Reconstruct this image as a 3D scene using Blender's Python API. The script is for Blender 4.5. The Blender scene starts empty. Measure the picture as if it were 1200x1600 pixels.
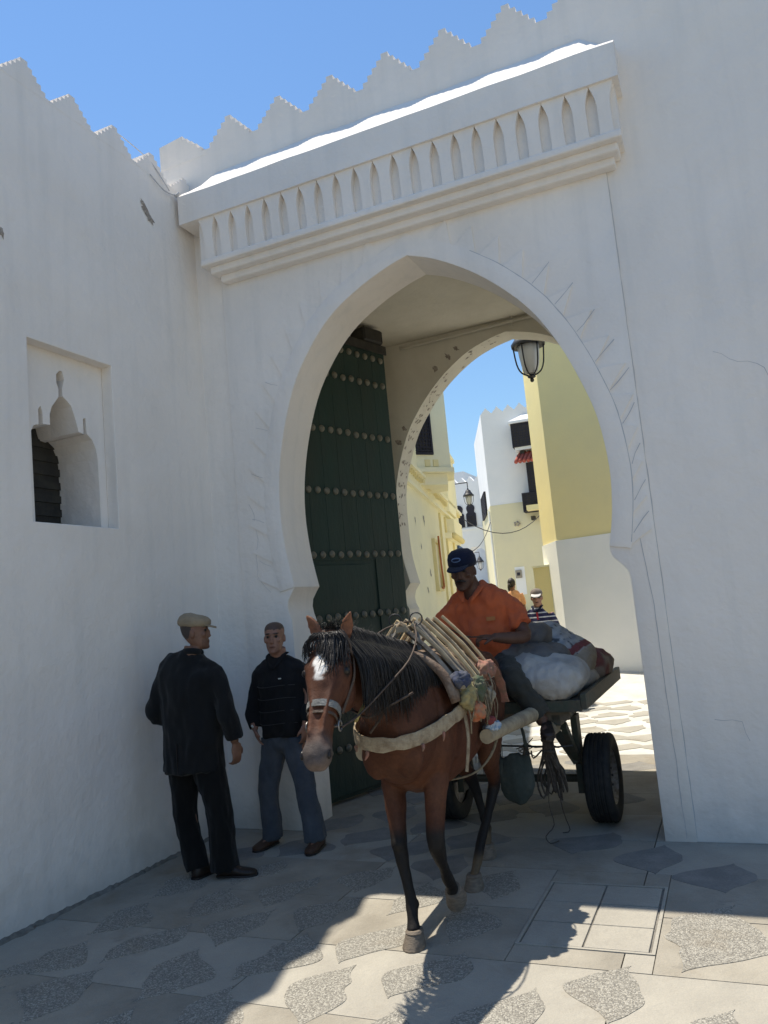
import bpy, bmesh, math, random
from mathutils import Vector, Matrix, noise
R = math.radians
V = Vector
random.seed(7)
scn = bpy.context.scene
C = scn.collection

# ------------------------------------------------------------------ camera
CAM_LOC = V((0, 0, 1.62)); YAW = -23.179; PITCH = 7.232; ROLL = -5.282
cam = bpy.data.cameras.new('camera'); camo = bpy.data.objects.new('camera', cam); C.objects.link(camo)
cam.sensor_fit = 'VERTICAL'; cam.sensor_height = 24.0; cam.lens = 24.0 * 1219.7 / 1600.0
cam.clip_start = 0.05; cam.clip_end = 2000
y_, p_, r_ = R(YAW), R(PITCH), R(ROLL)
fw = V((math.sin(y_) * math.cos(p_), math.cos(y_) * math.cos(p_), math.sin(p_)))
rt = V((math.cos(y_), -math.sin(y_), 0)); up = rt.cross(fw)
rt2 = rt * math.cos(r_) + up * math.sin(r_); up2 = -rt * math.sin(r_) + up * math.cos(r_)
camo.matrix_world = Matrix(((rt2.x, up2.x, -fw.x, CAM_LOC.x), (rt2.y, up2.y, -fw.y, CAM_LOC.y), (rt2.z, up2.z, -fw.z, CAM_LOC.z), (0, 0, 0, 1)))
scn.camera = camo

# ------------------------------------------------------------------ light
SUN = V((-0.33, 0.17, 1.0)).normalized()          # towards the sun
EL = math.asin(SUN.z)
world = bpy.data.worlds.new('World'); scn.world = world; world.use_nodes = True
nt = world.node_tree; nt.nodes.clear()
sky = nt.nodes.new('ShaderNodeTexSky'); sky.sky_type = 'NISHITA'; sky.sun_disc = False
sky.sun_elevation = EL; sky.sun_rotation = math.atan2(SUN.x, SUN.y)
sky.altitude = 10; sky.air_density = 1.6; sky.dust_density = 0.0; sky.ozone_density = 10
bg = nt.nodes.new('ShaderNodeBackground'); bg.inputs[1].default_value = 0.11
wo = nt.nodes.new('ShaderNodeOutputWorld')
nt.links.new(sky.outputs[0], bg.inputs[0]); nt.links.new(bg.outputs[0], wo.inputs[0])
sl = bpy.data.lights.new('sun', 'SUN'); sl.energy = 5.0; sl.angle = R(0.55); sl.color = (1.0, 0.93, 0.81)
so = bpy.data.objects.new('sun', sl); C.objects.link(so); so.location = (0, 0, 30)
so.rotation_euler = SUN.to_track_quat('Z', 'Y').to_euler()
scn.view_settings.view_transform = 'Standard'; scn.view_settings.look = 'None'
scn.view_settings.exposure = 0.40; scn.view_settings.gamma = 1.0; scn.view_settings.use_curve_mapping = False
scn.render.engine = 'CYCLES'
scn.cycles.max_bounces = 10; scn.cycles.diffuse_bounces = 8

# ------------------------------------------------------------------ materials
def mat(name, col, rough=0.85, col2=None, vs=3.0, vlo=0.4, vhi=0.65, bump=0.0, bs=30.0, bump2=0.0, bs2=4.0,
        spec=0.35, metal=0.0, vcol=False, fine=0.0, fs=120.0, stretch=None, sheen=0.0, world_co=False):
    m = bpy.data.materials.new(name); m.use_nodes = True
    n = m.node_tree; b = n.nodes['Principled BSDF']; L = n.links.new
    b.inputs['Roughness'].default_value = rough; b.inputs['Metallic'].default_value = metal
    b.inputs['Specular IOR Level'].default_value = spec
    if sheen: b.inputs['Sheen Weight'].default_value = sheen
    tc = n.nodes.new('ShaderNodeTexCoord'); co = tc.outputs['Object']
    if world_co: co = n.nodes.new('ShaderNodeNewGeometry').outputs['Position']
    if stretch:
        mp = n.nodes.new('ShaderNodeMapping'); mp.inputs['Scale'].default_value = stretch; L(co, mp.inputs[0]); co = mp.outputs[0]
    cur = None
    if vcol:
        a = n.nodes.new('ShaderNodeAttribute'); a.attribute_name = 'Col'; cur = a.outputs['Color']
    else:
        rgb = n.nodes.new('ShaderNodeRGB'); rgb.outputs[0].default_value = (*col, 1); cur = rgb.outputs[0]
    if col2:
        nz = n.nodes.new('ShaderNodeTexNoise'); nz.inputs['Scale'].default_value = vs; nz.inputs['Detail'].default_value = 8; nz.inputs['Roughness'].default_value = 0.62
        L(co, nz.inputs['Vector'])
        rp = n.nodes.new('ShaderNodeMapRange'); rp.inputs[1].default_value = vlo; rp.inputs[2].default_value = vhi; L(nz.outputs['Fac'], rp.inputs[0])
        mx = n.nodes.new('ShaderNodeMix'); mx.data_type = 'RGBA'; L(rp.outputs[0], mx.inputs[0]); L(cur, mx.inputs[6]); mx.inputs[7].default_value = (*col2, 1)
        cur = mx.outputs[2]
    if fine:
        nf = n.nodes.new('ShaderNodeTexNoise'); nf.inputs['Scale'].default_value = fs; nf.inputs['Detail'].default_value = 3; L(co, nf.inputs['Vector'])
        mr = n.nodes.new('ShaderNodeMapRange'); mr.inputs[1].default_value = .3; mr.inputs[2].default_value = .7; mr.inputs[3].default_value = 1 - fine; mr.inputs[4].default_value = 1 + fine; L(nf.outputs['Fac'], mr.inputs[0])
        vm = n.nodes.new('ShaderNodeVectorMath'); vm.operation = 'SCALE'; L(cur, vm.inputs[0]); L(mr.outputs[0], vm.inputs['Scale']); cur = vm.outputs[0]
    L(cur, b.inputs['Base Color'])
    prev = None
    for st, sc_, dist in ((bump2, bs2, 0.05), (bump, bs, 0.01)):
        if st:
            nb = n.nodes.new('ShaderNodeTexNoise'); nb.inputs['Scale'].default_value = sc_; nb.inputs['Detail'].default_value = 6; L(co, nb.inputs['Vector'])
            bp = n.nodes.new('ShaderNodeBump'); bp.inputs['Strength'].default_value = st; bp.inputs['Distance'].default_value = dist; L(nb.outputs['Fac'], bp.inputs['Height'])
            if prev: L(prev, bp.inputs['Normal'])
            prev = bp.outputs[0]
    if prev: L(prev, b.inputs['Normal'])
    m['prev'] = 1
    return m

def add_streaks(m, dark=(0.58, 0.58, 0.56), amt=0.28, lowz=0.35):
    """weathering: vertical rain streaks and a dirty foot on plaster"""
    n = m.node_tree; L = n.links.new; b = n.nodes['Principled BSDF']
    src = b.inputs['Base Color'].links[0].from_socket
    tc = n.nodes.new('ShaderNodeNewGeometry'); mp = n.nodes.new('ShaderNodeMapping'); mp.inputs['Scale'].default_value = (5, 5, 0.35); L(tc.outputs['Position'], mp.inputs[0])
    nz = n.nodes.new('ShaderNodeTexNoise'); nz.inputs['Scale'].default_value = 2.0; nz.inputs['Detail'].default_value = 7; L(mp.outputs[0], nz.inputs['Vector'])
    mr = n.nodes.new('ShaderNodeMapRange'); mr.inputs[1].default_value = .5; mr.inputs[2].default_value = .8; mr.inputs[4].default_value = amt; L(nz.outputs['Fac'], mr.inputs[0])
    mx = n.nodes.new('ShaderNodeMix'); mx.data_type = 'RGBA'; L(mr.outputs[0], mx.inputs[0]); L(src, mx.inputs[6]); mx.inputs[7].default_value = (*dark, 1)
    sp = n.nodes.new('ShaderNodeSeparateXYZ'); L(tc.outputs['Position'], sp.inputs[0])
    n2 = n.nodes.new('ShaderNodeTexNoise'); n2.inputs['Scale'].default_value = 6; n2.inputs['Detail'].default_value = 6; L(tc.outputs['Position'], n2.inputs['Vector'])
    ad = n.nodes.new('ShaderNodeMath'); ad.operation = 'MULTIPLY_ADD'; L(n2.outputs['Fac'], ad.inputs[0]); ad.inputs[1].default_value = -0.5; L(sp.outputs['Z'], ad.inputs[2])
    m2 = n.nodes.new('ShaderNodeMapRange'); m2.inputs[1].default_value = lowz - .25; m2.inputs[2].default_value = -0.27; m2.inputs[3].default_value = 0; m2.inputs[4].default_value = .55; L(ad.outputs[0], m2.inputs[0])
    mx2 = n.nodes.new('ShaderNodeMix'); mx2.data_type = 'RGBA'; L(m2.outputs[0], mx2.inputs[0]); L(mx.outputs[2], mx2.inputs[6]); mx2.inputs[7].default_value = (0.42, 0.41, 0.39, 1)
    L(mx2.outputs[2], b.inputs['Base Color'])

M = {}
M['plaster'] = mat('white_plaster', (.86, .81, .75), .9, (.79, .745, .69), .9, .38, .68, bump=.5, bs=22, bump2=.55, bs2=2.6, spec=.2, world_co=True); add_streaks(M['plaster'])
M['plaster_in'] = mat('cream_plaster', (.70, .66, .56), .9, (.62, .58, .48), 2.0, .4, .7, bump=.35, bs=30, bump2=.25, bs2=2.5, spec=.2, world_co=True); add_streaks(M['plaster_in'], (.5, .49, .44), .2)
M['crack'] = mat('crack_grey', (.50, .50, .51), .95, bump=.3)
M['chip'] = mat('chipped_plaster', (.27, .23, .19), .95, (.45, .40, .34), 30, bump=.8, bs=60)
M['yellow'] = mat('yellow_limewash', (.80, .69, .36), .9, (.76, .66, .36), 1.5, .4, .7, bump=.3, bs=25, bump2=.2, bs2=2, spec=.2)
M['paleyellow'] = mat('pale_yellow_limewash', (.88, .83, .58), .9, (.80, .76, .55), 1.2, .4, .7, bump=.35, bs=20, bump2=.4, bs2=1.6, spec=.2)
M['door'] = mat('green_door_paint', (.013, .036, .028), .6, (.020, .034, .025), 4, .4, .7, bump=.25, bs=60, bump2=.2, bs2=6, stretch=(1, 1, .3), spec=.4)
M['stud'] = mat('iron_stud', (.15, .155, .12), .6, (.20, .16, .11), 30, bump=.3, bs=80, spec=.5)
M['darkwood'] = mat('dark_wood', (.030, .028, .024), .75, (.05, .045, .035), 8, bump=.3)
M['black'] = mat('black_lattice_paint', (.022, .02, .03), .7, bump=.2, spec=.4)
M['concrete'] = mat('paving_concrete', (.345, .315, .258), .92, (.25, .226, .183), 2.2, .38, .68, bump=.45, bs=40, bump2=.25, bs2=5, fine=.09, fs=160, world_co=True)
M['concrete2'] = mat('patched_concrete', (.33, .306, .258), .92, (.385, .358, .30), 3.0, .4, .68, bump=.45, bs=40, bump2=.2, bs2=5, fine=.08, fs=160, world_co=True)
M['streetcon'] = mat('street_concrete', (.60, .58, .52), .92, (.46, .44, .39), 2.2, .38, .68, bump=.45, bs=40, bump2=.25, bs2=5, fine=.09, fs=160, world_co=True)
M['joint'] = mat('joint_mortar', (.15, .14, .12), .97, (.24, .22, .19), 20, bump=.5, bs=60)
M['darkpav'] = mat('dark_inlay', (.19, .182, .168), .9, (.26, .248, .225), 6, .4, .7, bump=.4, bs=60, fine=.12, fs=120, world_co=True)

def add_stains(m, col=(.21, .165, .11), amt=.55, sc=1.7, lo=.56, hi=.72):
    """worn brownish stains and dark spills on the paving"""
    n = m.node_tree; L = n.links.new; b = n.nodes['Principled BSDF']; src = b.inputs['Base Color'].links[0].from_socket
    for k, (c, s_, a, l0, h0, off) in enumerate(((col, sc, amt, lo, hi, 0), ((.11, .105, .10), sc * 2.3, .5, .62, .74, 11))):
        ge = n.nodes.new('ShaderNodeNewGeometry'); mp = n.nodes.new('ShaderNodeMapping'); mp.inputs['Location'].default_value = (off, off, off); L(ge.outputs['Position'], mp.inputs[0])
        nz = n.nodes.new('ShaderNodeTexNoise'); nz.inputs['Scale'].default_value = s_; nz.inputs['Detail'].default_value = 9; nz.inputs['Roughness'].default_value = .65; nz.inputs['Distortion'].default_value = .4; L(mp.outputs[0], nz.inputs['Vector'])
        mr = n.nodes.new('ShaderNodeMapRange'); mr.inputs[1].default_value = l0; mr.inputs[2].default_value = h0; mr.inputs[4].default_value = a; L(nz.outputs['Fac'], mr.inputs[0])
        mx = n.nodes.new('ShaderNodeMix'); mx.data_type = 'RGBA'; L(mr.outputs[0], mx.inputs[0]); L(src, mx.inputs[6]); mx.inputs[7].default_value = (*c, 1); src = mx.outputs[2]
    L(src, b.inputs['Base Color'])
for k_ in ('concrete', 'concrete2', 'streetcon', 'darkpav'): add_stains(M[k_], amt=.35 if k_ == 'streetcon' else .55)
def pebble_mat():
    m = bpy.data.materials.new('exposed_pebbles'); m.use_nodes = True; n = m.node_tree; L = n.links.new; b = n.nodes['Principled BSDF']
    tc = n.nodes.new('ShaderNodeNewGeometry')
    vo = n.nodes.new('ShaderNodeTexVoronoi'); vo.inputs['Scale'].default_value = 150; L(tc.outputs['Position'], vo.inputs['Vector'])
    cr = n.nodes.new('ShaderNodeValToRGB'); cr.color_ramp.elements[0].color = (.215, .20, .17, 1); cr.color_ramp.elements[1].color = (.50, .47, .40, 1)
    e = cr.color_ramp.elements.new(.5); e.color = (.31, .29, .245, 1)
    sp = n.nodes.new('ShaderNodeSeparateColor'); L(vo.outputs['Color'], sp.inputs[0]); L(sp.outputs[0], cr.inputs[0])
    mr = n.nodes.new('ShaderNodeMapRange'); mr.inputs[1].default_value = .35; mr.inputs[2].default_value = .75; mr.inputs[3].default_value = 1; mr.inputs[4].default_value = .72; L(vo.outputs['Distance'], mr.inputs[0])
    vm = n.nodes.new('ShaderNodeVectorMath'); vm.operation = 'SCALE'; L(cr.outputs[0], vm.inputs[0]); L(mr.outputs[0], vm.inputs['Scale'])
    L(vm.outputs[0], b.inputs['Base Color']); b.inputs['Roughness'].default_value = .85
    bp = n.nodes.new('ShaderNodeBump'); bp.invert = True; bp.inputs['Strength'].default_value = .9; bp.inputs['Distance'].default_value = .006; L(vo.outputs['Distance'], bp.inputs['Height']); L(bp.outputs[0], b.inputs['Normal'])
    return m
M['pebble'] = pebble_mat(); add_stains(M['pebble'], amt=.4)

# ------------------------------------------------------------------ object helpers
def link(name, me, m=None, parent=None):
    o = bpy.data.objects.new(name, me); C.objects.link(o)
    if m is not None and me is not None:
        ml = m if isinstance(m, (list, tuple)) else [m]
        if len(me.materials) == 0:
            for q in ml: me.materials.append(q)
    if parent: o.parent = parent
    return o
def root(name, label, cat, loc=(0, 0, 0), group=None):
    o = bpy.data.objects.new(name, None); C.objects.link(o); o.location = loc; o.empty_display_size = .1
    o['label'] = label; o['category'] = cat
    if group: o['group'] = group
    return o
def tag(o, label=None, cat=None, group=None, kind=None):
    if label: o['label'] = label
    if cat: o['category'] = cat
    if group: o['group'] = group
    if kind: o['kind'] = kind
    return o
def local(parent, me):
    """meshes are written in world coordinates; shift them to the parent's base"""
    if parent and parent.location.length > 0: me.transform(Matrix.Translation(-parent.location))
def fin(bm, name, m, parent=None, smooth=False, auto=None):
    bmesh.ops.recalc_face_normals(bm, faces=bm.faces)
    me = bpy.data.meshes.new(name); bm.to_mesh(me); bm.free()
    if smooth: me.polygons.foreach_set('use_smooth', [True] * len(me.polygons))
    if auto is not None:
        me.polygons.foreach_set('use_smooth', [True] * len(me.polygons)); me.set_sharp_from_angle(angle=R(auto))
    p = parent
    while p is not None and p.parent is not None: p = p.parent
    if p is not None: local(p, me)
    return link(name, me, m, parent)
def box(bm, x0, x1, y0, y1, z0, z1, bev=0.0):
    g = bmesh.ops.create_cube(bm, size=1.0, matrix=Matrix.Translation(((x0 + x1) / 2, (y0 + y1) / 2, (z0 + z1) / 2)) @ Matrix.Diagonal((abs(x1 - x0), abs(y1 - y0), abs(z1 - z0), 1)))
    if bev: bmesh.ops.bevel(bm, geom=list({e for v in g['verts'] for e in v.link_edges}), offset=bev, segments=2, affect='EDGES', profile=.5)
def obox(bm, c, ax, ay, az, bev=0.0):
    """box with half axes"""
    m = Matrix(((ax[0] * 2, ay[0] * 2, az[0] * 2, c[0]), (ax[1] * 2, ay[1] * 2, az[1] * 2, c[1]), (ax[2] * 2, ay[2] * 2, az[2] * 2, c[2]), (0, 0, 0, 1)))
    g = bmesh.ops.create_cube(bm, size=1.0, matrix=m)
    if bev: bmesh.ops.bevel(bm, geom=list({e for v in g['verts'] for e in v.link_edges}), offset=bev, segments=1, affect='EDGES')
def beam(bm, a, b, w, h, upv=V((0, 0, 1)), bev=0.0):
    a = V(a); b = V(b); d = (b - a); l = d.length; d.normalize(); s = d.cross(V(upv)).normalized(); u = s.cross(d)
    obox(bm, (a + b) / 2, d * l / 2, s * w / 2, u * h / 2, bev)
def catmull(P, sub=4):
    if len(P) < 3 or sub <= 1: return list(P)
    out = []
    n = len(P)
    for i in range(n - 1):
        p0 = P[max(i - 1, 0)]; p1 = P[i]; p2 = P[i + 1]; p3 = P[min(i + 2, n - 1)]
        for k in range(sub):
            t = k / sub
            out.append([0.5 * ((2 * b) + (-a + c) * t + (2 * a - 5 * b + 4 * c - d) * t * t + (-a + 3 * b - 3 * c + d) * t ** 3) for a, b, c, d in zip(p0, p1, p2, p3)])
    out.append(list(P[-1])); return out
def ringverts(bm, c, a, b, bb=None, n=16, e=1.0):
    vs = []
    for i in range(n):
        t = 2 * math.pi * i / n; cx, sx = math.cos(t), math.sin(t)
        if e != 1.0:
            cx = math.copysign(abs(cx) ** e, cx); sx = math.copysign(abs(sx) ** e, sx)
        vb = b if sx >= 0 or bb is None else bb
        vs.append(bm.verts.new(c + a * cx + vb * sx))
    return vs
def bridge(bm, rings, cap=True):
    n = len(rings[0])
    for r0, r1 in zip(rings[:-1], rings[1:]):
        for i in range(n): bm.faces.new((r0[i], r0[(i + 1) % n], r1[(i + 1) % n], r1[i]))
    if cap:
        bm.faces.new(rings[0][::-1]); bm.faces.new(rings[-1])
def tube(bm, pts, rad, n=8, sub=3, ref=None, cap=True, flat=1.0, rounded=False):
    """tapered tube along a smooth path; rad = number, list, or list of (side, other)"""
    if not isinstance(rad, (list, tuple)): rad = [rad] * len(pts)
    P = []
    for p, r in zip(pts, rad):
        ra, rb = (r if isinstance(r, (tuple, list)) else (r, r * flat)); P.append([p[0], p[1], p[2], ra, rb])
    P = catmull(P, sub)
    if rounded:
        d0 = (V(P[0][:3]) - V(P[1][:3])).normalized(); d1 = (V(P[-1][:3]) - V(P[-2][:3])).normalized()
        r0 = min(P[0][3:]); r1 = min(P[-1][3:])
        a = [list(V(P[0][:3]) + d0 * r0 * k) + [P[0][3] * math.sqrt(max(1 - k * k, .02)), P[0][4] * math.sqrt(max(1 - k * k, .02))] for k in (.99, .85, .5)]
        b = [list(V(P[-1][:3]) + d1 * r1 * k) + [P[-1][3] * math.sqrt(max(1 - k * k, .02)), P[-1][4] * math.sqrt(max(1 - k * k, .02))] for k in (.5, .85, .99)]
        P = a + P + b
    rings = []; s = None
    for i, p in enumerate(P):
        c = V(p[:3]); a = V(P[max(i - 1, 0)][:3]); b = V(P[min(i + 1, len(P) - 1)][:3]); d = (b - a).normalized()
        if s is None:
            rf = V(ref) if ref is not None else (V((0, 0, 1)) if abs(d.z) < .9 else V((1, 0, 0)))
            s = d.cross(rf); s = (rf - d * rf.dot(d)) if ref is not None else s
            s.normalize()
        else:
            s = (s - d * s.dot(d)); s.normalize()
        u = d.cross(s)
        rings.append(ringverts(bm, c, s * p[3], u * p[4], n=n))
    bridge(bm, rings, cap)
def ell(bm, c, a, b, cc, n=14, m=8):
    """ellipsoid with three half axes"""
    g = bmesh.ops.create_uvsphere(bm, u_segments=n, v_segments=m, radius=1.0)
    mt = Matrix(((a[0], b[0], cc[0], c[0]), (a[1], b[1], cc[1], c[1]), (a[2], b[2], cc[2], c[2]), (0, 0, 0, 1)))
    bmesh.ops.transform(bm, matrix=mt, verts=g['verts'])
def ball(bm, c, r, n=12): ell(bm, c, (r, 0, 0), (0, r, 0), (0, 0, r), n, max(6, n // 2))
def lathe(bm, c, prof, axis=V((0, 0, 1)), n=16, cap=True):
    axis = V(axis).normalized(); s = axis.orthogonal().normalized(); u = axis.cross(s)
    rings = [ringverts(bm, V(c) + axis * h, s * max(r, 1e-4), u * max(r, 1e-4), n=n) for r, h in prof]
    bridge(bm, rings, cap)
def prism(name, outer, holes, depth, m, parent=None, to=None, bev=0.0, smooth=None):
    """flat outline with holes, extruded; to(u, v, w) -> world, w in 0..depth"""
    cu = bpy.data.curves.new(name, 'CURVE'); cu.dimensions = '2D'; cu.fill_mode = 'BOTH'; cu.extrude = depth / 2 - bev; cu.bevel_depth = bev; cu.bevel_resolution = 1
    for loop in [outer] + list(holes):
        sp = cu.splines.new('POLY'); sp.points.add(len(loop) - 1); sp.use_cyclic_u = True
        for i, (a, b) in enumerate(loop): sp.points[i].co = (a, b, 0, 1)
    ob = bpy.data.objects.new(name, cu); C.objects.link(ob)
    dg = bpy.context.evaluated_depsgraph_get(); me = bpy.data.meshes.new_from_object(ob.evaluated_get(dg))
    bpy.data.objects.remove(ob); bpy.data.curves.remove(cu)
    for v in me.vertices: v.co = V(to(v.co.x, v.co.y, v.co.z + depth / 2))
    me.materials.clear(); me.name = name
    bm = bmesh.new(); bm.from_mesh(me); bmesh.ops.remove_doubles(bm, verts=bm.verts, dist=1e-5); bmesh.ops.recalc_face_normals(bm, faces=bm.faces); bm.to_mesh(me); bm.free()
    if smooth is not None:
        me.polygons.foreach_set('use_smooth', [True] * len(me.polygons)); me.set_sharp_from_angle(angle=R(smooth))
    else: me.polygons.foreach_set('use_smooth', [False] * len(me.polygons))
    p = parent
    while p is not None and p.parent is not None: p = p.parent
    if p is not None: local(p, me)
    return link(name, me, m, parent)
def remeshed(bm, name, m, parent, voxel=.01, smooth=3, disp=None, colf=None, fac=.5):
    me = bpy.data.meshes.new('tmp'); bmesh.ops.recalc_face_normals(bm, faces=bm.faces); bm.to_mesh(me); bm.free()
    ob = bpy.data.objects.new('tmp', me); C.objects.link(ob)
    r = ob.modifiers.new('r', 'REMESH'); r.mode = 'VOXEL'; r.voxel_size = voxel; r.adaptivity = 0
    if smooth: s = ob.modifiers.new('s', 'SMOOTH'); s.factor = fac; s.iterations = smooth
    dg = bpy.context.evaluated_depsgraph_get(); out = bpy.data.meshes.new_from_object(ob.evaluated_get(dg))
    bpy.data.objects.remove(ob); bpy.data.meshes.remove(me)
    if disp:
        out.update(); nn = [v.normal.copy() for v in out.vertices]
        for v, q in zip(out.vertices, nn): v.co += q * disp(v.co.copy(), q)
    if colf:
        ca = out.color_attributes.new('Col', 'FLOAT_COLOR', 'POINT'); buf = []
        out.update()
        for v in out.vertices: buf.extend((*colf(v.co, v.normal), 1.0))
        ca.data.foreach_set('color', buf)
    out.polygons.foreach_set('use_smooth', [True] * len(out.polygons)); out.name = name
    p = parent
    while p is not None and p.parent is not None: p = p.parent
    if p is not None: local(p, out)
    return link(name, out, m, parent)
def place(name, me, parent, loc, rot=None, scale=None, m=None):
    o = link(name, me, m, parent); base = parent
    while base.parent is not None: base = base.parent
    o.location = V(loc) - base.location
    if rot: o.rotation_euler = rot
    if scale: o.scale = scale
    return o
# ------------------------------------------------------------------ ground
rnd = random.Random(3)
def fb(x, y, s=1.0, a=1.0): return noise.noise(V((x * s, y * s, 3.3))) * a
bm = bmesh.new(); s = 900
vs = [bm.verts.new(p) for p in ((-s, -s, -.02), (s, -s, -.02), (s, s, -.02), (-s, s, -.02))]; bm.faces.new(vs)
g = fin(bm, 'ground', M['joint']); tag(g, kind='structure')
bm = bmesh.new(); box(bm, -30, 30, -40, 1.42, -.1, -.002)
g = fin(bm, 'plaza', M['concrete']); tag(g, kind='structure')
pave = bpy.data.objects.new('pavement', None); C.objects.link(pave); tag(pave, kind='structure')
ys = [6.06 + .61 * k for k in range(-8, 4)]; ys = [1.43] + [y for y in ys if y > 1.5] + [8.2]
xs = [-3.93] + [-.65 + 1.64 * k for k in range(-2, 3)] + [8.0]
MH = (-1.16, -.52, 3.80, 4.64)
for i in range(len(ys) - 1):
    xx = list(xs)
    if i % 2: xx = [-3.93] + [x + .0 for x in xs[1:-1]] + [8.0]
    for j in range(len(xx) - 1):
        a, b, c_, d = xx[j] + .003, xx[j + 1] - .003, ys[i] + .003, ys[i + 1] - .003
        if d < MH[2] or c_ > MH[3] or b < MH[0] or a > MH[1]: parts = [(a, b, c_, d)]
        else:
            parts = []
            if a < MH[0]: parts.append((a, min(b, MH[0]) - .004, c_, d))
            if b > MH[1]: parts.append((max(a, MH[1]) + .004, b, c_, d))
            mx0, mx1 = max(a, MH[0]), min(b, MH[1])
            if mx1 > mx0:
                if c_ < MH[2]: parts.append((mx0, mx1, c_, MH[2] - .004))
                if d > MH[3]: parts.append((mx0, mx1, MH[3] + .004, d))
        for (x0, x1, y0, y1) in parts:
            if x1 - x0 < .02 or y1 - y0 < .02: continue
            bm = bmesh.new(); zt = rnd.uniform(-.0012, .0012)
            box(bm, x0, x1, y0, y1, -.015, zt)
            fin(bm, 'paving_slab', M['concrete'] if rnd.random() < .7 else M['concrete2'], pave)
# inlays: pinched leaf shapes between the slabs
def leaf(w, h, jit, sd, n=26):
    """ogee outline: pinched tips, swelling flanks, wavy"""
    half = []
    for k in range(n + 1):
        t = -1 + 2 * k / n
        ww = .5 * (1 + math.cos(math.pi * t)); ww = ww ** .72
        half.append((max(w / 2 * ww, .003), t * h / 2, ww))
    pts = [(a * (1 + jit * 1.6 * noise.noise(V((1, b * 7, sd)))) + .12 * b + .05 * math.sin(b * 9 + sd), b) for a, b, q in half] + [(-a * (1 + jit * 2 * noise.noise(V((4, b * 9, sd + 5)))) + .12 * b + .05 * math.sin(b * 9 + sd), b) for a, b, q in half[::-1][1:-1]]
    return pts
def inlay_mesh(w, h, seed):
    bm = bmesh.new(); P = leaf(w, h, .20, seed * 3.7)
    top = [bm.verts.new((a, b, .0022)) for a, b in P]; bot = [bm.verts.new((a, b, -.004)) for a, b in P]
    bm.faces.new(top)
    for i in range(len(P)): bm.faces.new((bot[i], bot[(i + 1) % len(P)], top[(i + 1) % len(P)], top[i]))
    bmesh.ops.recalc_face_normals(bm, faces=bm.faces); me = bpy.data.meshes.new('pebble_inlay'); bm.to_mesh(me); bm.free(); return me
small = [inlay_mesh(.30, .54, k) for k in range(5)]; large = [inlay_mesh(.40, .53, k + 10) for k in range(5)]
for me in small: me.materials.append(M['pebble'])
for me in large: me.materials.append(M['darkpav'])
for ci in range(-6, 9):
    x = -1.86 + ci * .405
    for rj in range(0, 26):
        y = 1.49 + rj * .555 + (.28 if ci % 2 else 0)
        if x < -3.8 or x > .9 or y > 8.0: continue
        if MH[0] - .12 < x < MH[1] + .12 and MH[2] - .2 < y < MH[3] + .2: continue
        if y > 5.3 and not (-3.1 < x < -.65): continue
        if abs(x + .25) < .1 and 3.5 < y < 4.6: continue
        if rnd.random() < .08: continue
        me = rnd.choice(large if y > 4.55 else small)
        place('pebble_inlay' if y <= 4.55 else 'dark_inlay', me, pave, (x + rnd.uniform(-.02, .02), y + rnd.uniform(-.02, .02), 0), (0, 0, rnd.uniform(-.1, .1) + (math.pi if rnd.random() < .5 else 0)), (rnd.uniform(.9, 1.12), rnd.uniform(.88, 1.05), 1))
me = inlay_mesh(.46, .80, 33); me.materials.append(M['pebble']); place('pebble_inlay', me, pave, (-.28, 4.05, 0), (0, 0, -.1))
# street beyond the gate, flat and then rising
bm = bmesh.new()
prof = [(8.21, -.001), (12.5, -.001), (16, .33), (20, .75), (26, 1.25), (60, 3.5)]
r0 = None
for (yy, zz) in prof:
    r1 = [bm.verts.new((xx, yy, zz)) for xx in (-30, -6, -3, 0, 10)]
    if r0:
        for k in range(4): bm.faces.new((r0[k], r0[k + 1], r1[k + 1], r1[k]))
    r0 = r1
st = fin(bm, 'street', M['streetcon']); tag(st, kind='structure')
pale_ = [me_.copy() for me_ in small]
for me_ in pale_: me_.materials.clear(); me_.materials.append(M['concrete2'])
for k in range(46):
    y = 8.55 + (k // 6) * .56; x = -3.1 + (k % 6) * .46 + (.23 if (k // 6) % 2 else 0)
    if y < 12.3: place('street_inlay', rnd.choice(pale_), pave, (x, y, .002), (0, 0, rnd.uniform(-.2, .2)), (1.35, .95, 1))
# rough broken strip where pavement meets the left wall
bm = bmesh.new(); prev = None; y = 1.4
while y < 5.47:
    w = .012 + .05 * abs(noise.noise(V((y * 6, 1, 2)))) + .02 * rnd.random(); h = .003 + .012 * rnd.random()
    ring = [bm.verts.new((-3.935, y, -.01)), bm.verts.new((-3.935, y, h + .015)), bm.verts.new((-3.93 + w * .6, y, h)), bm.verts.new((-3.93 + w, y, -.01))]
    if prev:
        for k in range(3): bm.faces.new((prev[k], prev[k + 1], ring[k + 1], ring[k]))
    prev = ring; y += .03
fin(bm, 'broken_edge', M['joint'], pave)

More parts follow.
